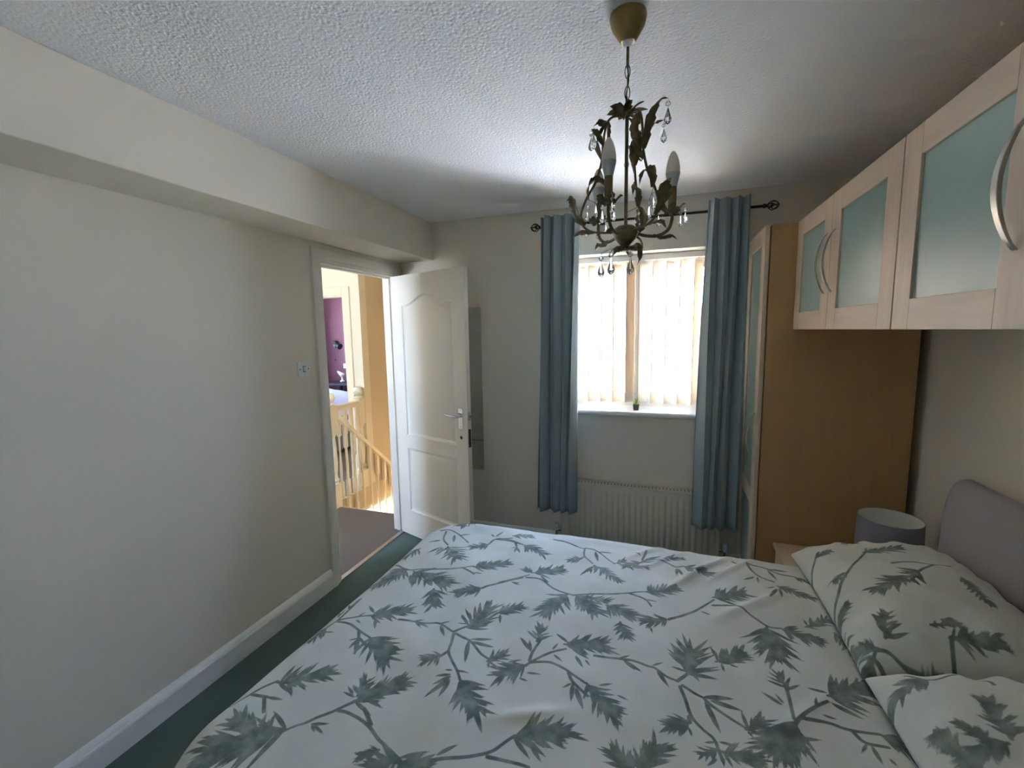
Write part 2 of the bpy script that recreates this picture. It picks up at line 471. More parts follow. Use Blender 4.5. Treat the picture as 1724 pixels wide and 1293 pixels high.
# light switch beside the door
sw = thing('light_switch', (0.0, -1.04, 1.35), 'square white light switch on the wall beside the doorway', 'light switch')
box('plate', (0.0, 0.009, -1.084, -0.998, 1.349, 1.435), 'switch_white', sw, bev=0.002)
box('rocker', (0.009, 0.0135, -1.047, -1.035, 1.379, 1.405), 'switch_white', sw, bev=0.0015)
box('rocker_recess', (0.0089, 0.0096, -1.051, -1.031, 1.374, 1.410), 'mirror_edge', sw)
for y in (-1.072, -1.010):
    ob('screw', MB().lathe([(0.001, 0), (0.004, 0), (0.003, 0.001), (0.001, 0.0012)], (0.009, y, 1.392), 10, 'x'), 'dark_steel', sw)

# frameless mirror on the window wall behind the door
mi = thing('wall_mirror', (0.51, 0, 0.54), 'tall narrow frameless mirror on the wall behind the open door', 'mirror')
box('mirror_backing', (0.361, 0.667, -0.004, -0.0002, 0.541, 1.764), 'mirror_edge', mi)
box('mirror_glass', (0.36, 0.668, -0.006, -0.004, 0.77, 1.765), 'mirror_silver', mi)
box('mirror_glass', (0.36, 0.668, -0.006, -0.004, 0.54, 0.766), 'mirror_silver', mi)
for x in (0.40, 0.64):
    for z in (0.56, 1.74):
        ob('mirror_screw', MB().lathe([(0.001, 0), (0.006, 0), (0.005, -0.003), (0.001, -0.004)], (x, -0.006, z), 10, 'y'), 'chrome', mi)

# ------------------------------------------------------------------ the window
wn = thing('window_1', ((WX0 + WX1) / 2, 0.2, WZ0), 'white plastic window of two panes behind the vertical blind', 'window', kind='structure')
FY0, FY1 = 0.19, 0.25
fwid = 0.062; ftop = 0.10
box('frame_member', (WX0, WX1, FY0, FY1, WZ0, WZ0 + ftop), 'upvc', wn, bev=0.004)
box('frame_member', (WX0, WX1, FY0, FY1, WZ1 - ftop, WZ1), 'upvc', wn, bev=0.004)
box('frame_member', (WX0, WX0 + fwid, FY0, FY1, WZ0 + ftop, WZ1 - ftop), 'upvc', wn, bev=0.004)
box('frame_member', (WX1 - fwid, WX1, FY0, FY1, WZ0 + ftop, WZ1 - ftop), 'upvc', wn, bev=0.004)
box('mullion', (1.730, 1.845, FY0, FY1, WZ0 + ftop, WZ1 - ftop), 'upvc', wn, bev=0.004)
for a, b in ((WX0 + fwid, 1.730), (1.845, WX1 - fwid)):
    box('pane', (a, b, 0.218, 0.222, WZ0 + ftop, WZ1 - ftop), 'window_glass', wn)
s_ = MB().prism([(0.19, 1.012), (-0.035, 1.012), (-0.046, 1.018), (-0.05, 1.028), (-0.046, 1.038), (-0.035, 1.0445), (0.19, 1.0445)], WX0 - 0.05, WX1 + 0.05, 'x')
# the sill board runs on the inside only; its ends sit on the plaster
struct(ob('trim_3', s_, 'white_gloss'), 'white window sill board with a rounded nose', 'window sill')

bl = thing('vertical_blind', (1.8, 0.12, 2.0), 'cream vertical fabric blind hanging in the window', 'blind')
box('headrail', (WX0 + 0.005, WX1 - 0.005, 0.12, 0.17, 2.045, 2.082), 'upvc', bl, bev=0.003)
SA = math.radians(52)
slat0 = None
for i, x in enumerate(np.arange(WX0 + 0.05, WX1 - 0.02, 0.0855)):
    an = SA + random.uniform(-0.05, 0.05)
    c, s = math.cos(an), math.sin(an); hw = 0.0445; z0, z1 = 1.078, 2.03
    g = MB(); NX = 6
    rows = [z0, z0 + 0.02, 1.4, 1.7, z1 - 0.03, z1]
    for r_, z in enumerate(rows):
        for k in range(NX + 1):
            u = -1 + 2 * k / NX
            f_ = 0.82 if r_ == len(rows) - 1 else 1.0
            bow = 0.004 * (1 - u * u)
            g.v.append((x + u * hw * f_ * c - bow * s, 0.145 + u * hw * f_ * s + bow * c, z))
    for r_ in range(len(rows) - 1):
        for k in range(NX): g.f.append((r_ * (NX + 1) + k, r_ * (NX + 1) + k + 1, (r_ + 1) * (NX + 1) + k + 1, (r_ + 1) * (NX + 1) + k))
    so = ob('slat', g, 'blind_cloth', bl, smooth=180, solid=0.0008)
    box('hanger', (x - 0.006, x + 0.006, 0.141, 0.149, 2.026, 2.05), 'upvc', so)
    ob('bottom_weight', MB().box(-hw * 0.96, hw * 0.96, -0.0012, 0.0012, z0 + 0.002, z0 + 0.024).xf(lambda p: Vector((x + p.x * c - p.y * s, 0.145 + p.x * s + p.y * c, p.z))), 'blind_cloth', so)
ch = [(x, 0.13, 1.068 + 0.004 * math.cos(x * 73)) for x in np.arange(WX0 + 0.05, WX1 - 0.04, 0.012)]

# potted succulent on the sill
pp = thing('potted_plant', (1.778, 0.02, 1.0445), 'small spiky green plant in a dark square pot on the window sill', 'plant')
g = MB()
for r_, z in ((0.0165, 1.0446), (0.0205, 1.078), (0.0205, 1.083), (0.0185, 1.083), (0.018, 1.078)):
    for k in range(16):
        a = 2 * PI * k / 16 + PI / 16
        m_ = 1 / max(abs(math.cos(a)), abs(math.sin(a))); m_ = 1 + (m_ - 1) * 0.8
        g.v.append((1.778 + r_ * m_ * math.cos(a), 0.02 + r_ * m_ * math.sin(a), z))
for i in range(4):
    for k in range(16): g.f.append((i * 16 + k, i * 16 + (k + 1) % 16, (i + 1) * 16 + (k + 1) % 16, (i + 1) * 16 + k))
g.f.append(tuple(range(16))); g.f.append(tuple(range(64, 80)))
ob('pot', g, 'terracotta_dark', pp)
def blade(base, d, h, sp, w_):
    g = MB(); N = 7
    side = Vector((-d.y, d.x, 0))
    for i in range(N + 1):
        t = i / N
        p = Vector(base) + d * (sp * t ** 1.4) + Vector((0, 0, h * (t - 0.25 * t * t * (sp / (h + 1e-6)))))
        ww = w_ * (1 - t) ** 0.8 * (0.7 + 0.6 * t)
        g.v += [tuple(p - side * ww + Vector((0, 0, ww * 0.4))), tuple(p), tuple(p + side * ww + Vector((0, 0, ww * 0.4)))]
    for i in range(N):
        for k in range(2): g.f.append((i * 3 + k, i * 3 + k + 1, i * 3 + k + 4, i * 3 + k + 3))
    return g
for i in range(22):
    a = i * 2.4; t = i / 22
    ob('leaf', blade((1.778, 0.02, 1.076), Vector((math.cos(a), math.sin(a), 0)), 0.028 + 0.036 * t, 0.040 * (1 - 0.75 * t), 0.0035), 'leaf_green', pp, smooth=180, solid=0.0008)

# ------------------------------------------------------------------ curtain pole and curtains
RZ, RY = 2.268, -0.1
pole = thing('curtain_pole', (1.82, RY, RZ), 'dark metal curtain pole with leaf shaped cage finials', 'curtain pole')
ob('pole', MB().tube([(1.17, RY, RZ), (2.462, RY, RZ)], 0.008, 12), 'pole_dark', pole)
for sgn, x0 in ((-1, 1.17), (1, 2.462)):
    fin = ob('finial', MB().lathe([(0.001, 0), (0.012, 0), (0.013, 0.01), (0.009, 0.014), (0.011, 0.02), (0.003, 0.026)], (0, 0, 0), 14, 'x').xf(lambda p: Vector((x0 + sgn * p.x, RY + p.y, RZ + p.z))), 'pole_dark', pole)
    for k in range(6):
        a = 2 * PI * k / 6 + 0.3
        pts = []
        for i in range(13):
            t = i / 12; r_ = 0.026 * math.sin(PI * t) ** 0.8
            a2 = a + 1.5 * t
            pts.append((x0 + sgn * (0.02 + 0.062 * t), RY + r_ * math.cos(a2), RZ + r_ * math.sin(a2)))
        ob('cage_wire', MB().tube(pts, 0.0028, 6), 'pole_dark', fin)
    ob('finial_ball', MB().sphere((x0 + sgn * 0.045, RY, RZ), 0.009), 'pole_dark', fin)
for x in (1.2945, 2.3375):
    br = ob('bracket', MB().tube([(x, 0.0, RZ), (x, RY, RZ)], 0.006, 10), 'pole_dark', pole)
    ob('bracket_plate', MB().lathe([(0.001, 0), (0.022, 0), (0.02, -0.006), (0.001, -0.007)], (x, 0, RZ), 16, 'y'), 'pole_dark', br)

def curtain(x0t, x1t, x0b, x1b, nf, label, ph, side):
    NX, NZ = nf * 22, 46
    z1, z0 = 2.318, 0.36
    t = np.linspace(0, 1, NX + 1); s = np.linspace(0, 1, NZ + 1)
    T, S = np.meshgrid(t, s)
    jit = 0.9 * np.sin(2 * PI * T * 1.3 + ph) * (0.4 + 0.6 * S)
    amp = 0.038 * (1 - 0.1 * S) * (1 + 0.3 * np.sin(7 * T + ph))
    phi = 2 * PI * (nf * T) + jit + 0.25 * np.sin(3.0 * S + 5 * T)
    X = (x0t + (x1t - x0t) * T) * (1 - S) + (x0b + (x1b - x0b) * T) * S + 0.007 * np.sin(2 * phi + 0.6) + 0.006 * np.sin(4 * S + 9 * T + ph)
    Y = RY - 0.064 + amp * np.sin(phi) - 0.026 * S
    Z = z1 - (z1 - z0) * S - 0.006 * np.sin(2.5 * T + ph) * S
    root = thing('curtain', ((x0t + x1t) / 2, RY, z0), label, 'curtain', 'pair of blue grey curtains')
    g = MB(); g.v = np.stack([X, Y, Z], -1).reshape(-1, 3).tolist()
    for j in range(NZ):
        for i in range(NX):
            k = j * (NX + 1) + i; g.f.append((k, k + 1, k + NX + 2, k + NX + 1))
    ob('fabric', g, 'curtain_cloth', root, smooth=180, solid=0.002)
    for i in range(2 * nf):
        tt = (i + 0.5) / (2 * nf) if side > 0 else (i + 0.5) / (2 * nf)
        ti = i / (2 * nf) + 0.0001
        xx = x0t + (x1t - x0t) * min(0.98, max(0.02, ti + 0.06))
        ob('ring', MB().tube([(xx, RY - 0.004 + 0.019 * math.cos(a), RZ + 0.019 * math.sin(a)) for a in np.linspace(0, 2 * PI, 17)], 0.0035, 6, caps=False), 'steel', root)
    return root
curtain(1.165, 1.425, 1.135, 1.40, 4, 'long blue grey curtain hanging on the side of the door', 0.4, -1)
curtain(2.165, 2.395, 2.13, 2.385, 4, 'long blue grey curtain hanging against the wardrobe', 2.1, 1)

# ------------------------------------------------------------------ radiator
ra = thing('radiator', (1.79, -0.06, 0.1), 'white fluted panel radiator under the window', 'radiator')
RX0, RX1, RZ0, RZ1, RYF = 1.285, 2.305, 0.125, 0.535, -0.092
prof = []
nfl = 26; pitch = (RX1 - RX0 - 0.04) / nfl
for i in range(nfl):
    xs = RX0 + 0.02 + i * pitch
    prof += [(xs, RYF + 0.009), (xs + pitch * 0.22, RYF + 0.009), (xs + pitch * 0.36, RYF), (xs + pitch * 0.86, RYF)]
prof += [(RX1 - 0.02, RYF + 0.009)]
g = MB(); zr = [(RZ0, 0.009), (RZ0 + 0.022, 0.009), (RZ0 + 0.034, 0.0), (RZ1 - 0.05, 0.0), (RZ1 - 0.038, 0.009), (RZ1 - 0.012, 0.009)]
for z, e in zr:
    for x, y in prof: g.v.append((x, min(RYF + 0.009, y + e), z))
n = len(prof)
for j in range(len(zr) - 1):
    for i in range(n - 1): g.f.append((j * n + i, j * n + i + 1, (j + 1) * n + i + 1, (j + 1) * n + i))
ob('front_panel', g, 'radiator_white', ra, smooth=50)
box('panel_body', (RX0, RX1, RYF + 0.0095, RYF + 0.022, RZ0 - 0.004, RZ1 - 0.008), 'radiator_white', ra, bev=0.004)
box('rear_panel', (RX0, RX1, -0.045, -0.032, RZ0, RZ1 - 0.01), 'radiator_white', ra, bev=0.003)
gr = box('top_grille', (RX0 - 0.003, RX1 + 0.003, RYF + 0.002, -0.028, RZ1 - 0.012, RZ1 + 0.004), 'radiator_white', ra, bev=0.004)
for i in range(44):
    x = RX0 + 0.03 + i * (RX1 - RX0 - 0.06) / 43
    box('grille_slot', (x - 0.004, x + 0.004, RYF + 0.016, -0.04, RZ1 + 0.0035, RZ1 + 0.0046), 'radiator_slot', gr)
for x in (RX0 - 0.002, RX1 - 0.001):
    box('side_panel', (x - 0.001, x + 0.003, RYF + 0.005, -0.028, RZ0, RZ1), 'radiator_white', ra)
for sgn, x in ((-1, RX0), (1, RX1)):
    va = ob('valve', MB().tube(bez([(x, -0.06, 0.165), (x + sgn * 0.03, -0.06, 0.165), (x + sgn * 0.04, -0.06, 0.15), (x + sgn * 0.04, -0.06, 0.0)], 5), 0.0085, 10), 'chrome', ra)
    ob('valve_cap', MB().lathe([(0.001, 0), (0.016, 0), (0.017, 0.02), (0.014, 0.045), (0.012, 0.05), (0.001, 0.052)], (x + sgn * 0.04, -0.06, 0.165), 14), 'switch_white', va)
for x in (1.45, 2.15):
    box('wall_bracket', (x - 0.015, x + 0.015, -0.034, -0.0015, 0.2, 0.48), 'steel', ra)

# ------------------------------------------------------------------ fitted furniture
S_, XW = -0.463, 2.417
ZT, ZK, XCB = 2.0907, 1.5734, 2.558
def bow_handle(parent, x, y, z0, z1, out_, w_=0.008):
    """bow handle: a flat metal strap arching out from the door towards -X"""
    N = 18; g = MB()
    for i in range(N + 1):
        t = i / N
        zz = z0 + (z1 - z0) * t
        dx = out_ * math.sin(PI * t) ** 0.72
        th = 0.0045 + 0.004 * math.sin(PI * t)
        for a, b in ((-w_, 0), (w_, 0), (w_, th), (-w_, th)):
            g.v.append((x - dx - b, y + a * (0.8 + 0.3 * math.sin(PI * t)), zz))
    for i in range(N):
        for k in range(4): g.f.append((i * 4 + k, i * 4 + (k + 1) % 4, (i + 1) * 4 + (k + 1) % 4, (i + 1) * 4 + k))
    g.f.append((0, 1, 2, 3)); g.f.append((N * 4, N * 4 + 1, N * 4 + 2, N * 4 + 3))
    h = ob('handle', g, 'steel', parent, smooth=50, bev=0.0012)
    return h

def glazed_door(parent, x, y0, y1, z0, z1, hy, hz0, hz1, st=0.088, rails=(0.080, 0.078), mid=None, hout=0.034):
    """framed door in the plane X = x (front), between y0 < y1, with frosted panes"""
    TK = 0.02
    d = box('door_stile', (x, x + TK, y0, y0 + st, z0, z1), 'maple', parent, bev=0.0012)
    d.name = 'door'
    box('stile', (x, x + TK, y1 - st, y1, z0, z1), 'maple', d, bev=0.0012)
    box('rail', (x, x + TK, y0 + st + 0.0004, y1 - st - 0.0004, z0, z0 + rails[0]), 'maple_rail', d, bev=0.0012)
    box('rail', (x, x + TK, y0 + st + 0.0004, y1 - st - 0.0004, z1 - rails[1], z1), 'maple_rail', d, bev=0.0012)
    zs = [(z0 + rails[0], z1 - rails[1])]
    if mid:
        box('rail', (x, x + TK, y0 + st + 0.0004, y1 - st - 0.0004, mid[0], mid[1]), 'maple_rail', d, bev=0.0012)
        zs = [(z0 + rails[0], mid[0]), (mid[1], z1 - rails[1])]
    for a, b in zs:
        box('frosted_pane', (x + 0.007, x + 0.012, y0 + st - 0.004, y1 - st + 0.004, a - 0.004, b + 0.004), 'frosted', d)
    bow_handle(d, x, hy, hz0, hz1, hout)
    return d

wd = thing('wardrobe', (2.75, -0.24, 0), 'tall maple wardrobe with frosted glass door in the corner beside the window', 'wardrobe')
XB = 3.079
box('side_panel', (XW + 0.026, XB, S_, S_ + 0.018, 0.0, ZT), 'maple_side', wd, bev=0.0008)
box('side_panel', (XW + 0.026, XB, -0.03, -0.012, 0.0, ZT), 'maple_side', wd, bev=0.0008)
box('top_panel', (XW + 0.026, XB, S_ + 0.018, -0.03, ZT - 0.018, ZT - 0.0005), 'maple_side', wd)
box('back_panel', (XB - 0.008, XB, S_ + 0.018, -0.03, 0.02, ZT - 0.018), 'maple_side', wd)
box('plinth', (XW + 0.05, XW + 0.066, S_ + 0.018, -0.03, 0, 0.08), 'maple_side', wd)
box('shelf', (XW + 0.03, XB - 0.01, S_ + 0.018, -0.03, 0.08, 0.098), 'maple_side', wd)
glazed_door(wd, XW, S_ + 0.001, -0.014, 0.085, ZT - 0.001, S_ + 0.045, 0.875, 1.13, st=0.085, rails=(0.09, 0.085), mid=(0.62, 0.705))

def wall_cabinet(y0, ymid, y1, label):
    """y0 > ymid > y1: hung unit with two glazed doors that meet at ymid"""
    c = thing('wall_cabinet', (2.8, (y0 + y1) / 2, ZK), label, 'cabinet', 'maple wall cabinets over the bed')
    xb = XCB + 0.021; X1 = XR - 0.002
    box('side_panel', (xb, X1, y0 - 0.018, y0, ZK, ZT), 'maple_side', c, bev=0.0008)
    box('side_panel', (xb, X1, y1, y1 + 0.018, ZK, ZT), 'maple_side', c, bev=0.0008)
    box('bottom_panel', (xb, X1, y1 + 0.018, y0 - 0.018, ZK, ZK + 0.018), 'maple_side', c)
    box('top_panel', (xb, X1, y1 + 0.018, y0 - 0.018, ZT - 0.018, ZT), 'maple_side', c)
    box('back_panel', (X1 - 0.006, X1, y1 + 0.018, y0 - 0.018, ZK + 0.018, ZT - 0.018), 'maple_side', c)
    box('shelf', (xb + 0.02, X1 - 0.006, y1 + 0.018, y0 - 0.018, 1.82, 1.838), 'maple_side', c)
    glazed_door(c, XCB, ymid + 0.0012, y0 - 0.001, ZK - 0.002, ZT + 0.002, ymid + 0.045, 1.716, 1.952)
    glazed_door(c, XCB, y1 + 0.001, ymid - 0.0012, ZK - 0.002, ZT + 0.002, ymid - 0.04, 1.716, 1.952)
    return c
wall_cabinet(S_ - 0.001, -0.9457, -1.4861, 'maple wall cabinet with frosted doors hung against the wardrobe')
wall_cabinet(-1.4915, -1.995, -2.50, 'maple wall cabinet with frosted doors hung over the headboard, away from the wardrobe')

ns = thing('bedside_table', (2.76, -0.715, 0), 'maple bedside table between bed and wardrobe', 'bedside table')
NX0, NX1, NY0, NY1, NZ1 = 2.53, 2.972, -0.915, -0.485, 0.45
box('table_top', (NX0 - 0.012, NX1, NY0 - 0.008, NY1 + 0.008, NZ1 - 0.022, NZ1), 'maple_rail', ns, bev=0.003)
box('side_panel', (NX0 + 0.02, NX1, NY0, NY0 + 0.018, 0, NZ1 - 0.022), 'maple', ns)
box('side_panel', (NX0 + 0.02, NX1, NY1 - 0.018, NY1, 0, NZ1 - 0.022), 'maple', ns)
box('back_panel', (NX1 - 0.008, NX1, NY0 + 0.018, NY1 - 0.018, 0, NZ1 - 0.022), 'maple', ns)
for k, (za, zb) in enumerate(((0.05, 0.176), (0.18, 0.302), (0.306, 0.425))):
    dr = box('drawer', (NX0, NX0 + 0.019, NY0 + 0.002, NY1 - 0.002, za, zb), 'maple_rail', ns, bev=0.001)
    ob('handle', MB().tube(bez([(NX0, -0.77, (za + zb) / 2), (NX0 - 0.022, -0.75, (za + zb) / 2), (NX0 - 0.026, -0.715, (za + zb) / 2), (NX0 - 0.022, -0.68, (za + zb) / 2), (NX0, -0.66, (za + zb) / 2)], 4), 0.004, 8), 'steel', dr)

lp = thing('table_lamp', (2.92, -0.72, NZ1), 'small bedside lamp with a grey drum shade', 'lamp')
LX, LY = 2.915, -0.72
ob('base', MB().lathe([(0.001, NZ1), (0.05, NZ1), (0.05, NZ1 + 0.008), (0.015, NZ1 + 0.016), (0.012, NZ1 + 0.03), (0.022, NZ1 + 0.05), (0.012, NZ1 + 0.07), (0.01, NZ1 + 0.165), (0.001, NZ1 + 0.165)], (LX, LY, 0), 24), 'chrome', lp)
SH0, SH1, SR = 0.585, 0.735, 0.116
sh = ob('shade', MB().lathe([(SR + 0.004, SH0), (SR, SH1), (SR - 0.0012, SH1)], (LX, LY, 0), 48, caps=False), 'shade_fabric', lp)
ob('shade_lining', MB().add(*(lambda n: ([(LX + (SR - 0.0015 + 0.004 * (1 - j)) * math.cos(2 * PI * k / n), LY + (SR - 0.0015 + 0.004 * (1 - j)) * math.sin(2 * PI * k / n), (SH0, SH1)[j]) for j in (0, 1) for k in range(n)],
     [(k, (k + 1) % n, n + (k + 1) % n, n + k) for k in range(n)]))(48)), 'shade_lining', sh, smooth=180)
ob('bulb', MB().sphere((LX, LY, 0.655), 0.022, 16, 10, 1.3), 'bulb_glass', lp)
ob('lamp_holder', MB().lathe([(0.001, 0.615), (0.014, 0.615), (0.014, 0.645), (0.001, 0.645)], (LX, LY, 0), 16), 'switch_white', lp)
ob('shade_ring', MB().tube([(LX + SR * math.cos(a), LY + SR * math.sin(a), 0.63) for a in (0.3, 0.3 + PI)], 0.0015, 6).tube([(LX + SR * math.cos(a), LY + SR * math.sin(a), 0.63) for a in (1.9, 1.9 + PI)], 0.0015, 6), 'steel', lp)

# ------------------------------------------------------------------ the bed
BX0, BX1, BY0, BY1 = 0.90, 2.978, -2.53, -1.03
bd = thing('bed', (1.95, -1.78, 0), 'king size bed with grey upholstered headboard against the wall', 'bed')
box('base', (BX0 + 0.03, BX1, BY0 + 0.03, BY1 - 0.03, 0.05, 0.33), 'bed_base', bd, bev=0.02, seg=3)
box('mattress', (BX0 + 0.02, BX1, BY0 + 0.02, BY1 - 0.02, 0.33, 0.54), 'mattress', bd, bev=0.04, seg=4)
for x in (BX0 + 0.12, BX1 - 0.12):
    for y in (BY0 + 0.12, BY1 - 0.12):
        ob('leg', MB().lathe([(0.02, 0), (0.025, 0.05)], (x, y, 0), 14), 'gap_dark', bd)
# headboard: padded slab leaning a little, rolled top
prof = [(3.075, 0.05), (2.985, 0.05), (2.982, 0.60), (2.984, 0.80), (2.990, 0.90), (3.0, 0.95), (3.012, 0.978), (3.03, 0.993), (3.052, 0.998), (3.075, 0.995)]
ob('headboard', MB().prism(prof, -2.63, -0.935, 'y'), 'headboard_fabric', bd, smooth=45, bev=0.012, seg=4)

# --- printed pattern, traced over the bed and laid out in the plane of the cloth
cam_r, cam_u, cam_f = np.array(r2), np.array(u2), np.array(fw)
def on_plane(px, py, z):
    D = cam_f + cam_r * (px - 862) / F_PX - cam_u * (py - 646.5) / F_PX
    t = (z - CAM.z) / D[2]
    return CAM.x + t * D[0], CAM.y + t * D[1]
TILES = {1: (300, 1000, 4.31), 2: (600, 1040, 4.31), 3: (950, 1040, 4.31), 4: (1300, 1040, 4.066), 5: (480, 870, 4.31),
         6: (840, 880, 4.31), 7: (1200, 930, 5.747), 8: (1300, 890, 4.066)}
STEMS = {
 1: [[(370, 805), (500, 740), (620, 675), (720, 630)], [(540, 735), (640, 748)], [(625, 760), (622, 860)],
     [(1290, 765), (1150, 840), (1010, 900), (930, 940), (840, 970), (740, 1020)],
     [(1160, 845), (1230, 860), (1320, 910), (1400, 980), (1460, 1060), (1560, 1150), (1650, 1230)], [(1350, 830), (1400, 950)],
     [(900, 310), (960, 270), (1080, 220), (1150, 180), (1270, 160), (1390, 150)], [(1150, 180), (1240, 100), (1300, 45)],
     [(1150, 185), (1240, 210), (1320, 265), (1390, 310)], [(1310, 265), (1310, 315)], [(1315, 320), (1360, 370)]],
 2: [[(310, 10), (420, 20), (500, 35), (600, 40), (690, 100), (710, 105)], [(710, 105), (800, 65)],
     [(720, 120), (800, 160), (830, 180), (900, 260), (960, 305)], [(1230, 345), (1260, 325), (1330, 290), (1420, 255), (1520, 230)],
     [(1255, 310), (1280, 250), (1340, 170)], [(1260, 325), (1400, 325), (1500, 370), (1570, 420), (1660, 480)],
     [(1540, 410), (1570, 470), (1680, 570)], [(705, 120), (690, 190), (670, 260), (690, 320), (730, 400), (750, 460)], [(665, 260), (610, 300)],
     [(240, 1000), (330, 1040), (700, 1020), (860, 1000), (980, 970), (1080, 900), (1150, 850)], [(950, 1010), (1100, 1040), (1250, 1085)]],
 3: [[(220, 270), (400, 290), (500, 305), (600, 345), (660, 365), (740, 420), (820, 450)], [(820, 450), (890, 400)],
     [(860, 480), (940, 530), (1010, 560)], [(1020, 570), (1080, 620), (1200, 700), (1320, 780)],
     [(840, 490), (880, 580), (920, 690), (1000, 780), (1080, 850), (1120, 940), (1150, 1040)], [(905, 700), (912, 740)],
     [(1610, 500), (1640, 600), (1665, 740)]],
 4: [[(190, 690), (370, 700), (500, 750), (620, 780), (740, 800)], [(150, 740), (200, 680), (300, 610), (380, 575)], [(560, 780), (640, 850), (800, 890)]],
 5: [[(1130, 105), (1200, 100), (1270, 130), (1330, 180)], [(1170, 110), (1150, 160), (1180, 200)], [(1480, 185), (1530, 155), (1650, 160)],
     [(1530, 155), (1640, 180), (1724, 210)], [(800, 325), (890, 380), (1000, 382), (1200, 390), (1370, 370)], [(1290, 385), (1370, 420)],
     [(1430, 520), (1480, 500), (1600, 470), (1724, 440)], [(1450, 740), (1540, 700)]],
 6: [[(0, 110), (90, 130), (180, 170)], [(120, 150), (130, 180)], [(130, 95), (240, 90)], [(0, 435), (100, 410), (220, 375)],
     [(200, 395), (300, 410), (400, 475), (540, 520)], [(310, 390), (350, 430)], [(540, 520), (700, 515), (850, 525), (950, 525), (1070, 510)],
     [(950, 530), (1060, 570), (1105, 615)], [(1230, 710), (1300, 690), (1400, 660), (1500, 610), (1560, 570)],
     [(400, 125), (500, 145), (600, 180), (622, 185), (620, 240), (680, 290)], [(620, 245), (590, 260)], [(630, 180), (720, 205), (840, 290)],
     [(1030, 285), (1060, 270), (1170, 265)], [(1040, 265), (1070, 215)], [(1050, 280), (1200, 290), (1280, 330), (1340, 330)]],
 7: [[(190, 95), (250, 130)], [(330, 130), (430, 235), (590, 300)], [(330, 125), (500, 160), (640, 210), (800, 240)],
     [(0, 530), (170, 530), (300, 580), (420, 650), (540, 720), (660, 740)]],
}
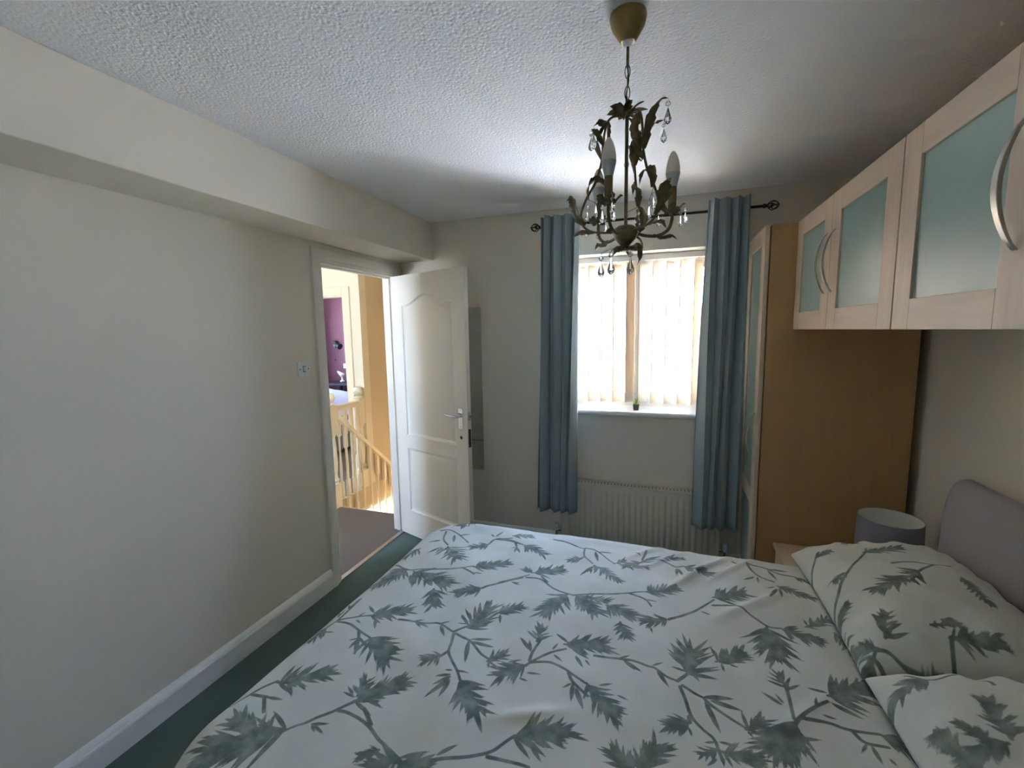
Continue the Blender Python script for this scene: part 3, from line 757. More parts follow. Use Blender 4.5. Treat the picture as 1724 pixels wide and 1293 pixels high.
LEAVES = {
 1: [(800, 640, 825, 755), (640, 750, 770, 770), (960, 950, 1110, 940), (970, 950, 990, 1020), (990, 960, 1060, 1030), (1280, 740, 1190, 700), (1270, 720, 1225, 655),
     (1420, 130, 1380, 65), (1430, 170, 1425, 250), (1240, 95, 1235, 40), (1250, 80, 1345, 5), (1160, 150, 1165, 90), (1160, 140, 1220, 85), (1290, 180, 1330, 215),
     (1300, 160, 1365, 120), (1400, 310, 1570, 310), (1450, 350, 1610, 390), (1310, 320, 1230, 335), (1305, 325, 1225, 410), (1305, 325, 1280, 455), (1060, 260, 1140, 268)],
 2: [(440, 20, 530, 75), (430, 20, 470, 80), (420, 15, 500, 5), (600, 45, 690, 25), (610, 55, 640, 145), (800, 75, 970, 72), (830, 160, 1000, 160), (840, 180, 1010, 225),
     (815, 175, 785, 350), (960, 320, 955, 370), (1100, 320, 1210, 300), (1230, 400, 1345, 415), (1180, 440, 1250, 465), (1265, 240, 1180, 140), (1265, 250, 1255, 160),
     (1420, 240, 1470, 190), (1430, 270, 1505, 330), (1560, 480, 1490, 510), (1570, 480, 1555, 620), (1590, 510, 1650, 680), (600, 310, 580, 385), (730, 400, 835, 420),
     (700, 400, 635, 400), (850, 640, 915, 850), (890, 640, 950, 745), (830, 650, 820, 760), (680, 450, 480, 600), (680, 460, 590, 600), (690, 430, 560, 440), (690, 440, 540, 500),
     (1260, 920, 1350, 1060), (1300, 900, 1440, 950), (1130, 1045, 1260, 1085), (320, 1000, 540, 965), (580, 1000, 750, 915), (1540, 190, 1440, 120)],
 3: [(80, 270, 140, 380), (150, 300, 195, 365), (400, 285, 485, 265), (430, 300, 575, 395), (430, 300, 520, 380), (640, 345, 725, 318), (670, 380, 770, 505), (890, 380, 760, 340),
     (850, 330, 745, 240), (900, 400, 1130, 437), (930, 400, 995, 465), (930, 370, 1090, 365), (1110, 270, 1055, 185), (1140, 310, 1165, 390), (1200, 320, 1280, 345), (1230, 285, 1330, 297),
     (1010, 555, 1245, 575), (1060, 580, 1310, 660), (1020, 580, 1145, 830), (905, 780, 930, 865), (1330, 800, 1380, 865), (1590, 620, 1415, 515), (1600, 610, 1520, 530),
     (650, 980, 810, 935), (1120, 880, 1290, 935), (1090, 880, 1010, 890), (1110, 1020, 1030, 1090), (1150, 1000, 1160, 1090), (250, 490, 360, 475), (380, 560, 475, 605), (380, 740, 435, 800)],
 4: [(300, 610, 300, 540), (380, 520, 220, 468), (400, 580, 650, 705), (340, 650, 460, 690), (700, 530, 835, 545), (690, 590, 800, 605), (650, 860, 610, 920), (680, 870, 770, 1020),
     (800, 960, 870, 1029), (170, 810, 350, 828), (170, 840, 280, 900), (150, 870, 210, 960)],
 5: [(1220, 70, 1350, 65), (1130, 170, 1030, 185), (1140, 215, 1020, 270), (1150, 220, 1085, 270), (1230, 130, 1220, 185), (1520, 140, 1490, 115), (1530, 140, 1590, 100),
     (1370, 410, 1440, 415), (910, 420, 905, 485), (1250, 540, 1255, 595), (1640, 470, 1710, 495), (1320, 780, 1240, 770), (1310, 760, 1270, 710), (1560, 710, 1560, 780), (1270, 130, 1350, 115)],
 6: [(130, 180, 110, 225), (130, 185, 155, 230), (120, 180, 85, 185), (100, 430, 160, 435), (590, 540, 610, 625), (1070, 570, 1160, 585), (1100, 760, 1115, 805), (1460, 650, 1550, 690),
     (680, 310, 580, 380), (670, 320, 665, 370), (700, 205, 720, 280), (730, 205, 830, 210), (1030, 240, 980, 210), (1290, 340, 1290, 400), (1300, 345, 1340, 405), (1060, 265, 1180, 245)],
 7: [(530, 180, 625, 285), (550, 170, 740, 190), (400, 250, 290, 275), (430, 250, 445, 310), (600, 350, 505, 355), (620, 370, 545, 470), (640, 370, 675, 460), (690, 370, 720, 420), (820, 800, 960, 935)],
}
CLUST = {   # base, tip, width as a share of the length, number of leaves
 1: [(720, 640, 1180, 550, .30, 20), (800, 990, 60, 1220, .42, 24), (640, 1060, 380, 900, .4, 12), (1270, 770, 1724, 610, .32, 20), (1300, 730, 1365, 600, .5, 7),
     (1390, 150, 1720, 110, .38, 16), (1390, 310, 1540, 490, .5, 14), (1080, 220, 930, 340, .45, 8)],
 2: [(950, 320, 1090, 260, .5, 8), (1230, 340, 1000, 430, .5, 15), (1310, 180, 1360, 70, .5, 7), (620, 290, 470, 330, .5, 10), (750, 460, 900, 720, .4, 18),
     (1130, 865, 1610, 820, .34, 22), (300, 1030, 60, 1090, .6, 12), (300, 1040, 520, 1100, .6, 12), (160, 960, 0, 1010, .35, 8)],
 3: [(0, 200, 340, 200, .42, 18), (890, 400, 930, 185, .62, 16), (1100, 300, 1340, 230, .36, 14), (915, 740, 730, 790, .5, 10), (1320, 790, 1460, 710, .5, 8), (1620, 520, 1545, 390, .5, 6),
     (1690, 760, 1540, 990, .55, 16), (500, 1130, 330, 920, .5, 14), (540, 1110, 700, 910, .5, 14), (1120, 940, 980, 1000, .45, 6), (1150, 960, 1480, 1060, .36, 14), (160, 480, 430, 760, .34, 16)],
 4: [(380, 540, 720, 480, .42, 18), (740, 800, 1140, 1000, .36, 16), (150, 750, -30, 900, .7, 12)],
 5: [(1180, 210, 1260, 330, .5, 12), (1480, 190, 1340, 220, .45, 12), (1370, 375, 1660, 325, .28, 18), (880, 370, 610, 510, .36, 20), (930, 395, 1230, 505, .34, 18), (1080, 520, 1075, 655, .45, 12),
     (1430, 520, 1220, 555, .36, 16), (1320, 800, 1500, 650, .55, 14), (1540, 700, 1740, 645, .36, 12), (980, 225, 840, 290, .4, 8)],
 6: [(180, 170, 350, 240, .38, 12), (100, 100, 270, 110, .3, 8), (250, 360, 500, 325, .38, 14), (240, 360, 185, 335, .5, 6), (500, 510, 280, 700, .34, 20), (560, 520, 730, 680, .45, 14), (600, 540, 830, 580, .3, 10),
     (780, 600, 1000, 690, .45, 14), (880, 720, 940, 850, .4, 10), (1070, 515, 1340, 480, .3, 16), (1230, 710, 1010, 720, .36, 14), (600, 260, 505, 270, .45, 8), (690, 300, 910, 460, .22, 16),
     (850, 285, 915, 260, .45, 6), (1030, 285, 890, 310, .4, 8), (890, 295, 1100, 330, .28, 10), (1340, 330, 1570, 405, .32, 16), (1170, 265, 1360, 270, .25, 10)],
 7: [(790, 240, 950, 300, .3, 8), (620, 340, 1050, 470, .2, 18), (0, 450, 330, 400, .42, 16), (520, 720, 640, 1080, .45, 20), (660, 740, 1110, 900, .34, 18), (900, 720, 1150, 640, .3, 10), (1180, 780, 1500, 1100, .2, 12)],
}
def tpt(k, x, y, z):
    a, b, s = TILES[k]; return on_plane(a + x / s, b + y / s, z)

class Print:
    """collects leaves and stems as tapered strokes (ax, ay, bx, by, half width, kind)"""
    def __init__(s): s.strokes = []
    def stem(s, pts, w0, w1):
        P = bez([(a, b, 0) for a, b in pts], 5) if len(pts) > 2 else [Vector((a, b, 0)) for a, b in pts]
        n = len(P) - 1
        for i in range(n):
            t = i / n; s.strokes.append((P[i].x, P[i].y, P[i + 1].x, P[i + 1].y, w0 + (w1 - w0) * t, 0))
    def leaf(s, a, b, hw): s.strokes.append((a[0], a[1], b[0], b[1], hw, 1))
    def spray(s, a, b, w, n, rnd):
        A = np.array(a); B = np.array(b); ax = B - A; L = np.linalg.norm(ax)
        if L < 1e-4: return
        d = ax / L; nrm = np.array([-d[1], d[0]])
        s.stem([tuple(A), tuple(A + ax * 0.85)], 0.0042, 0.002)
        n = int(n * 1.45)
        for i in range(n):
            t = 0.02 + 0.72 * i / max(1, n - 1)
            sd = 1 if i % 2 else -1
            an = math.radians(rnd.uniform(30, 68) * (1 - 0.6 * t))
            ln = L * w * rnd.uniform(0.7, 1.3) * (1.0 - 0.2 * t) + 0.014
            o = A + ax * t
            e = o + (d * math.cos(an) + nrm * sd * math.sin(an)) * ln
            s.leaf(o, e, min(0.0062, max(0.0034, ln * rnd.uniform(0.075, 0.105))))
            if i % 3 == 0:
                an2 = an * 0.4; e2 = o + (d * math.cos(an2) + nrm * sd * math.sin(an2)) * ln * 0.8
                s.leaf(o, e2, min(0.006, max(0.0034, ln * 0.085)))
        for k in (-0.25, 0.0, 0.22):
            o = A + ax * 0.66; an = k
            s.leaf(o, o + (d * math.cos(an) + nrm * math.sin(an)) * L * (0.34 if k == 0 else 0.26), 0.005)
    def field(s, X, Y, lo=-0.012):
        """signed ink distance on a regular grid (rows Y, columns X)"""
        Fm = np.full((len(Y), len(X)), lo)
        dx = X[1] - X[0]; dy = Y[1] - Y[0]
        for ax, ay, bx, by, hw, kind in s.strokes:
            m_ = hw + 0.012
            i0 = max(0, int((min(ax, bx) - m_ - X[0]) / dx)); i1 = min(len(X), int((max(ax, bx) + m_ - X[0]) / dx) + 2)
            j0 = max(0, int((min(ay, by) - m_ - Y[0]) / dy)); j1 = min(len(Y), int((max(ay, by) + m_ - Y[0]) / dy) + 2)
            if i1 <= i0 or j1 <= j0: continue
            gx, gy = np.meshgrid(X[i0:i1] - ax, Y[j0:j1] - ay)
            vx, vy = bx - ax, by - ay; L2 = vx * vx + vy * vy + 1e-12; L = math.sqrt(L2)
            t = np.clip((gx * vx + gy * vy) / L2, 0, 1)
            dist = np.hypot(gx - t * vx, gy - t * vy)
            h = hw if kind == 0 else hw * (np.sin(PI * np.clip(t, 0, 1) ** 0.75) * 0.92 + 0.08 * (1 - t))
            np.maximum(Fm[j0:j1, i0:i1], h - dist, out=Fm[j0:j1, i0:i1])
        return Fm

rnd = random.Random(5)
pr_bed = Print(); ZP = 0.612
for k, L_ in STEMS.items():
    for st in L_: pr_bed.stem([tpt(k, x, y, ZP) for x, y in st], 0.0052, 0.0040)
for k, L_ in LEAVES.items():
    for x0, y0, x1, y1 in L_:
        a = tpt(k, x0, y0, ZP); b = tpt(k, x1, y1, ZP); ln = math.hypot(b[0] - a[0], b[1] - a[1])
        pr_bed.leaf(a, b, min(0.008, max(0.004, 0.10 * ln)))
for k, L_ in CLUST.items():
    for x0, y0, x1, y1, w_, n_ in L_: pr_bed.spray(tpt(k, x0, y0, ZP), tpt(k, x1, y1, ZP), w_, n_, rnd)
# parts of the cloth the photograph does not show: the same sprays carried on
for q in range(26):
    if q < 13: a = (rnd.uniform(0.55, 2.4), rnd.uniform(-2.95, -2.5))
    elif q < 20: a = (rnd.uniform(0.45, 0.85), rnd.uniform(-2.6, -1.0))
    else: a = (rnd.uniform(0.9, 2.3), rnd.uniform(-0.95, -0.65))
    an = rnd.uniform(0, 6.28); ln = rnd.uniform(0.13, 0.2)
    pr_bed.spray(a, (a[0] + ln * math.cos(an), a[1] + ln * math.sin(an)), 0.36, 18, rnd)

def vnoise(X, Y, sc, seed):
    """smooth value noise in numpy"""
    g = np.random.default_rng(seed).uniform(-1, 1, (64, 64))
    x = X * sc + 17.3; y = Y * sc + 9.1
    xi = np.floor(x).astype(int); yi = np.floor(y).astype(int); u = x - xi; v = y - yi
    u = u * u * (3 - 2 * u); v = v * v * (3 - 2 * v)
    G = lambda a, b: g[a % 64, b % 64]
    return (G(xi, yi) * (1 - u) + G(xi + 1, yi) * u) * (1 - v) + (G(xi, yi + 1) * (1 - u) + G(xi + 1, yi + 1) * u) * v

def grid_object(name, V, rows, cols, m, parent, sdf=None):
    me = bpy.data.meshes.new(name)
    org = np.array(root_of(parent).location) if parent else np.array([V[:, 0].mean(), V[:, 1].mean(), V[:, 2].min()])
    nvt = rows * cols; nf = (rows - 1) * (cols - 1)
    me.vertices.add(nvt); me.vertices.foreach_set('co', (V - org).astype(np.float32).ravel())
    idx = (np.arange(rows - 1)[:, None] * cols + np.arange(cols - 1)[None, :]).ravel()
    q = np.stack([idx, idx + 1, idx + cols + 1, idx + cols], -1).astype(np.int32)
    me.loops.add(nf * 4); me.loops.foreach_set('vertex_index', q.ravel())
    me.polygons.add(nf); me.polygons.foreach_set('loop_start', np.arange(nf, dtype=np.int32) * 4)
    me.polygons.foreach_set('use_smooth', [True] * nf)
    me.update(calc_edges=True); me.validate()
    if sdf is not None:
        at = me.attributes.new('print_sdf', 'FLOAT', 'POINT'); at.data.foreach_set('value', sdf.astype(np.float32).ravel())
    return link_mesh(name, me, m, parent, org)

def ridge(X, Y, ax, ay, bx, by, w_, h_):
    """a soft crease from a to b"""
    vx, vy = bx - ax, by - ay; L2 = vx * vx + vy * vy
    t = np.clip(((X - ax) * vx + (Y - ay) * vy) / L2, 0, 1)
    d = np.hypot(X - ax - t * vx, Y - ay - t * vy)
    return h_ * np.exp(-(d / w_) ** 2) * np.sin(PI * np.clip(t * 0.9 + 0.08, 0, 1))

def build_duvet():
    st = 0.0034
    X = np.arange(0.38, 2.555, st); Y = np.arange(-3.06, -0.52, st)
    GX, GY = np.meshgrid(X, Y)
    # inner flat rectangle with rounded corners
    R_ = 0.085
    x0, y0, y1 = 0.835 + R_, -2.56 + R_, -0.99 - R_
    cr = 0.17
    cxx = np.maximum(GX, x0 + cr); cyy = np.clip(GY, y0 + cr, y1 - cr)
    ddx = GX - cxx; ddy = GY - cyy; dd = np.hypot(ddx, ddy) + 1e-9
    e = np.maximum(0, dd - cr)                    # how far beyond the rounded inner rectangle
    ux, uy = ddx / dd, ddy / dd
    base = np.minimum(dd, cr)
    hor = np.where(e < R_ * PI / 2, R_ * np.sin(np.minimum(e / R_, PI / 2)), R_ + 0.03 * (e - R_ * PI / 2))
    drop = np.where(e < R_ * PI / 2, R_ * (1 - np.cos(np.minimum(e / R_, PI / 2))), R_ + (e - R_ * PI / 2))
    drop = np.minimum(drop, 0.44)
    PX = cxx + ux * (base + hor); PY = cyy + uy * (base + hor)
    hang = np.clip((e - 0.1) / 0.25, 0, 1)
    along = np.where(np.abs(ddx) > np.abs(ddy), GY, GX)
    fold = 0.016 * np.sin(along * 21 + 1.5 * np.sin(along * 5)) * hang
    PX = PX + ux * fold; PY = PY + uy * fold
    top = 1 - np.clip(e / 0.15, 0, 1)
    hz = 0.008 * vnoise(GX, GY, 4.2, 1) + 0.0045 * vnoise(GX, GY, 9, 2) + 0.0018 * vnoise(GX, GY, 22, 3)
    for a in ((2.25, -1.02, 1.95, -1.42, .016, .014), (2.10, -1.02, 1.86, -1.28, .014, .010), (2.33, -1.04, 2.12, -1.30, .014, .012), (2.42, -1.25, 2.10, -1.55, .02, .012),
              (1.75, -2.02, 1.52, -2.12, .02, .010), (2.40, -1.75, 2.2, -1.95, .02, .008), (2.3, -2.2, 2.0, -2.3, .02, .008), (2.0, -1.0, 1.8, -1.2, .014, .008)):
        hz = hz + ridge(GX, GY, *a)
    hz = hz * (1 - 0.9 * np.clip((GX - 2.36) / 0.1, 0, 1))
    PZ = 0.612 + hz * top - drop
    PZ = np.maximum(PZ, 0.12)
    # the open end by the pillows turns under
    endt = np.clip((GX - 2.485) / 0.06, 0, 1)
    PZ = PZ - 0.062 * endt ** 1.6 * top
    V = np.stack([PX, PY, PZ], -1).reshape(-1, 3)
    F_ = pr_bed.field(X, Y)
    o = grid_object('duvet', V, len(Y), len(X), 'printed_cotton', None, F_)
    return tag(o, 'pale duvet printed with grey green leafy branches spread over the bed', 'duvet')
build_duvet()

def pillow(cx, cy_, cz, L, W, H, tilt, yaw, label, spr, stems, seed):
    """L along Y, W along X; tilt raises the side at the headboard"""
    N, Mm = 230, 170
    u = np.linspace(-1, 1, N); v = np.linspace(-1, 1, Mm)
    U, V = np.meshgrid(u, v)
    def shape(sg):
        edge = (1 - np.abs(U) ** 2.6) * (1 - np.abs(V) ** 2.6)
        th = H * np.clip(edge, 0, 1) ** 0.44
        sx = 1 - 0.05 * (1 - V * V) * np.abs(U) ** 4 ; sy = 1 - 0.06 * (1 - U * U) * np.abs(V) ** 4
        lx = V * W / 2 * sy; ly = U * L / 2 * sx
        wr = 0.009 * vnoise(lx, ly, 8, seed) + 0.003 * vnoise(lx, ly, 24, seed + 1)
        cr = np.exp(-((np.abs(U) - 0.9) / 0.12) ** 2) * 0.009 * np.sin(V * 17 + seed) + np.exp(-((np.abs(V) - 0.9) / 0.14) ** 2) * 0.008 * np.sin(U * 21 + seed)
        lz = sg * th * (1.0 if sg > 0 else 0.55) + (wr + cr) * np.clip(edge * 3, 0, 1)
        return lx, ly, lz
    ct, stt = math.cos(tilt), math.sin(tilt); cyw, syw = math.cos(yaw), math.sin(yaw)
    def place(lx, ly, lz):
        x = lx * ct - lz * stt; z = lx * stt + lz * ct
        return np.stack([cx + x * cyw - ly * syw, cy_ + x * syw + ly * cyw, cz + z], -1)
    pr = Print(); rr = random.Random(seed)
    for a in stems: pr.stem(a, 0.005, 0.004)
    for a, b, w_, n_ in spr: pr.spray(a, b, w_, n_, rr)
    # ink field sampled on a regular local grid then read at the vertices
    gx = np.arange(-0.32, 0.32, 0.004); gy = np.arange(-0.45, 0.45, 0.004)
    Fd = pr.field(gx, gy)
    def sample(lx, ly):
        fi = np.clip((lx - gx[0]) / 0.004, 0, len(gx) - 2); fj = np.clip((ly - gy[0]) / 0.004, 0, len(gy) - 2)
        i = fi.astype(int); j = fj.astype(int); a = fi - i; b = fj - j
        return (Fd[j, i] * (1 - a) + Fd[j, i + 1] * a) * (1 - b) + (Fd[j + 1, i] * (1 - a) + Fd[j + 1, i + 1] * a) * b
    verts = []; sd = []
    root = thing('pillow', (cx, cy_, cz - 0.06), label, 'pillow', 'pillows at the headboard')
    for sg, nm in ((1, 'pillowcase_top'), (-1, 'pillowcase_underside')):
        lx, ly, lz = shape(sg)
        grid_object(nm, place(lx, ly, lz).reshape(-1, 3), Mm, N, 'printed_cotton', root, sample(lx, ly))
    return root
# print traced over the pillows, in each pillow's own plane: x towards the headboard, y towards the wardrobe
def local(k, x, y, z, c):
    q = tpt(k, x, y, z); return (q[0] - c[0], q[1] - c[1])
PC = (2.722, -1.352)
S8 = [[(430, 390), (500, 320), (560, 270), (640, 220), (680, 190)], [(720, 670), (820, 700), (930, 750), (1100, 790), (1200, 800)], [(1060, 365), (1150, 328), (1260, 335)],
      [(240, 230), (290, 150), (340, 110)], [(860, 290), (1000, 292), (1150, 325)], [(400, 480), (430, 390)], [(1260, 720), (1270, 820), (1275, 900)]]
C8 = [(660, 190, 960, 180, .26, 14), (520, 272, 440, 292, .4, 7), (1060, 370, 690, 440, .24, 18), (330, 120, 440, 130, .35, 8), (410, 430, 425, 610, .4, 14), (430, 440, 560, 420, .35, 8),
      (1250, 720, 1650, 800, .30, 18), (800, 650, 800, 530, .4, 7), (740, 670, 560, 600, .45, 12), (720, 680, 600, 790, .4, 10), (510, 100, 630, 75, .3, 6), (1340, 430, 1600, 640, .16, 12),
      (1200, 640, 1330, 680, .3, 8), (1120, 655, 1250, 665, .15, 4), (230, 240, 170, 175, .4, 7), (1000, 830, 1180, 790, .25, 8)]
pillow(*PC, 0.668, 0.71, 0.50, 0.128, math.radians(8), math.radians(0.6), 'plump leaf printed pillow beside the bedside lamp',
       [(local(8, a, b, 0.765, PC), local(8, c, d, 0.765, PC), w_, n_) for a, b, c, d, w_, n_ in C8], [[local(8, x, y, 0.765, PC) for x, y in st] for st in S8], 21)
PN = (2.722, -2.09)
S4 = [[(1110, 330), (1200, 345), (1290, 352)], [(1350, 340), (1500, 400), (1560, 470)]]
C4 = [(1110, 330, 740, 365, .28, 16), (1350, 850, 1150, 680, .34, 14), (1520, 850, 1290, 680, .28, 12), (1700, 880, 1480, 540, .26, 16), (1000, 760, 1200, 1000, .26, 14), (1680, 900, 1320, 900, .28, 16),
      (1500, 950, 1250, 1010, .3, 14)]
pillow(*PN, 0.672, 0.755, 0.50, 0.124, math.radians(7), math.radians(-0.6), 'leaf printed pillow on the side of the bed away from the lamp',
       [(local(4, a, b, 0.77, PN), local(4, c, d, 0.77, PN), w_, n_) for a, b, c, d, w_, n_ in C4] + [((-0.2, -0.2), (-0.05, -0.22), .4, 16), ((0.1, -0.25), (0.2, -0.12), .4, 12)],
       [[local(4, x, y, 0.77, PN) for x, y in st] for st in S4], 33)

# ------------------------------------------------------------------ chandelier
AX, AY = 1.842, -1.745
CA = YAW - 0.25        # how the light hangs: its cage is turned a little on its chain
e1 = Vector((math.cos(CA), math.sin(CA), 0)); e2 = Vector((-math.sin(CA), math.cos(CA), 0))
def CH(phi, r_, z): 
    d = e1 * math.cos(math.radians(phi)) + e2 * math.sin(math.radians(phi))
    return Vector((AX, AY, 0)) + d * r_ + Vector((0, 0, z))
chd = thing('chandelier', (AX, AY, 2.4), 'bronze leaf chandelier with three candle bulbs and crystal drops hanging from the ceiling', 'chandelier')
ob('ceiling_rose', MB().lathe([(0.001, 2.4), (0.046, 2.4), (0.0475, 2.392), (0.046, 2.384), (0.043, 2.372), (0.021, 2.336), (0.018, 2.334), (0.001, 2.334)], (AX, AY, 0), 32), 'rose_bronze', chd, smooth=30)
ob('rose_cap', MB().lathe([(0.001, 2.334), (0.014, 2.334), (0.012, 2.326), (0.005, 2.322), (0.001, 2.322)], (AX, AY, 0), 20), 'switch_white', chd)
ob('cord', MB().tube([(AX, AY, 2.33), (AX, AY, 2.272)], 0.004, 8), 'bronze', chd)
lk = None
for i in range(4):
    zc = 2.262 - i * 0.0265
    pts = []
    for k in range(21):
        a = 2 * PI * k / 20
        x = 0.0065 * math.cos(a); z = 0.0175 * math.sin(a)
        d = e1 if i % 2 == 0 else e2
        pts.append(Vector((AX, AY, zc + z)) + d * x)
    ob('chain_link', MB().tube(pts, 0.0014, 6, caps=False), 'bronze', chd)
ob('flex', MB().tube(bez([(AX, AY, 2.275), (AX + 0.003, AY, 2.24), (AX - 0.003, AY + 0.002, 2.2), (AX, AY, 2.16)], 5), 0.0016, 6), 'black_metal', chd)
ob('stem', MB().tube([(AX, AY, 2.165), (AX, AY, 1.83)], 0.0048, 10), 'bronze', chd)
ob('bowl', MB().lathe([(0.001, 1.866), (0.022, 1.866), (0.031, 1.859), (0.034, 1.846), (0.03, 1.834), (0.018, 1.82), (0.009, 1.812), (0.006, 1.80), (0.001, 1.799)], (AX, AY, 0), 28), 'bronze', chd)
ob('crown_collar', MB().lathe([(0.001, 2.15), (0.009, 2.15), (0.013, 2.158), (0.010, 2.168), (0.004, 2.172), (0.001, 2.172)], (AX, AY, 0), 18), 'bronze', chd)

def acanthus(name, path, wid, parent, lobes=4, nrm=None, curl=0.25):
    """serrated metal leaf swept along a path"""
    P = bez(path, 7); n = len(P); g = MB()
    prevs = None
    for i, p in enumerate(P):
        t = i / (n - 1)
        tg = (P[min(i + 1, n - 1)] - P[max(i - 1, 0)]).normalized()
        tw = nrm * 0.75 + Vector((0, 0, 0.62)) + (e1 * 0.25 - e2 * 0.2)
        sd = tw - tg * tw.dot(tg)
        sd = sd.normalized() if sd.length > 1e-6 else Vector((0, 0, 1))
        upv = sd.cross(tg)
        saw = (t * lobes) % 1.0
        env = math.sin(PI * min(1, t * 0.86 + 0.12)) ** 0.7 * (1 - t ** 6)
        ww = wid * env * (0.62 + 0.38 * saw)
        for u in (-1, -0.5, 0, 0.5, 1):
            g.v.append(tuple(p + sd * ww * u + upv * (abs(u) ** 1.5) * ww * curl))
    for i in range(n - 1):
        for k in range(4): g.f.append((i * 5 + k, i * 5 + k + 1, (i + 1) * 5 + k + 1, (i + 1) * 5 + k))
    return ob(name, g, 'bronze', parent, smooth=40, solid=0.0008)

def side_dir(phi):
    a = math.radians(phi + 90); return e1 * math.cos(a) + e2 * math.sin(a)

def pendant(p, size, parent, link=0.008):
    """wire loop, bead and faceted drop hanging from point p"""
    x, y, z = p
    top = z - link
    w_ = ob('pendant_wire', MB().tube([(x, y, z), (x, y, top - 0.012)], 0.0006, 5), 'chrome', parent)
    ob('bead', MB().sphere((x, y, top - 0.005), 0.0052 * size, 8, 6), 'crystal', w_, smooth=0)
    d0 = top - 0.013
    L_ = 0.034 * size
    pr_ = [(0.0006, d0), (0.0018, d0 - 0.004), (0.0042 * size, d0 - 0.36 * L_), (0.0076 * size, d0 - 0.66 * L_), (0.0066 * size, d0 - 0.84 * L_), (0.003 * size, d0 - 0.96 * L_), (0.0006, d0 - L_)]
    ob('crystal_drop', MB().lathe(pr_, (x, y, 0), 8), 'crystal', w_, smooth=0)

for k in range(7):        # crown of leaves
    ph = k * 360 / 7 + 12
    acanthus('crown_leaf', [CH(ph, 0.006, 2.158), CH(ph, 0.02, 2.166), CH(ph, 0.038, 2.170), CH(ph, 0.056, 2.166)], 0.017, chd, 3, side_dir(ph))
for ph in (-110, 10, 130):   # candle arms
    arm = ob('candle_arm', MB().tube(bez([CH(ph, 0.026, 1.85), CH(ph, 0.05, 1.84), CH(ph, 0.086, 1.838), CH(ph, 0.113, 1.852), CH(ph, 0.1235, 1.876), CH(ph, 0.124, 1.9)], 6), 0.0044, 8), 'bronze', chd)
    c = CH(ph, 0.124, 0)
    ob('candle_tube', MB().lathe([(0.001, 1.9), (0.0105, 1.9), (0.0105, 1.964), (0.009, 1.966), (0.001, 1.966)], c, 18), 'candle_bronze', arm)
    bu = ob('bulb', MB().lathe([(0.001, 1.963), (0.0105, 1.965), (0.013, 1.976), (0.0168, 1.992), (0.0182, 2.0), (0.0178, 2.012), (0.0155, 2.028), (0.011, 2.043), (0.006, 2.053), (0.001, 2.057)], c, 24), 'bulb_glass', arm, smooth=180)
    ob('bulb_base', MB().lathe([(0.0108, 1.9645), (0.0133, 1.976), (0.0171, 1.992), (0.0185, 2.0), (0.0188, 2.0), (0.0174, 1.992), (0.0136, 1.976), (0.0111, 1.9645)], c, 24), 'bulb_base', bu)
    ob('drip_pan', MB().lathe([(0.001, 1.9), (0.012, 1.9), (0.02, 1.906), (0.019, 1.907), (0.011, 1.902), (0.001, 1.902)], c, 18), 'bronze', arm)
    for k in range(5):
        p2 = ph + 36 + k * 72
        d = e1 * math.cos(math.radians(p2)) + e2 * math.sin(math.radians(p2)); s2 = side_dir(p2)
        acanthus('cup_leaf', [c + d * 0.006 + Vector((0, 0, 1.898)), c + d * 0.016 + Vector((0, 0, 1.905)), c + d * 0.027 + Vector((0, 0, 1.916)), c + d * 0.036 + Vector((0, 0, 1.914))], 0.0125, arm, 3, s2)
    for k in (0, 2, 4):
        p2 = ph + 36 + k * 72
        d = e1 * math.cos(math.radians(p2)) + e2 * math.sin(math.radians(p2))
        pendant(tuple(c + d * 0.036 + Vector((0, 0, 1.913))), 0.85, arm)
    acanthus('arm_leaf', [CH(ph, 0.075, 1.842), CH(ph, 0.1, 1.834), CH(ph, 0.125, 1.838), CH(ph, 0.14, 1.826)], 0.010, arm, 3, side_dir(ph))
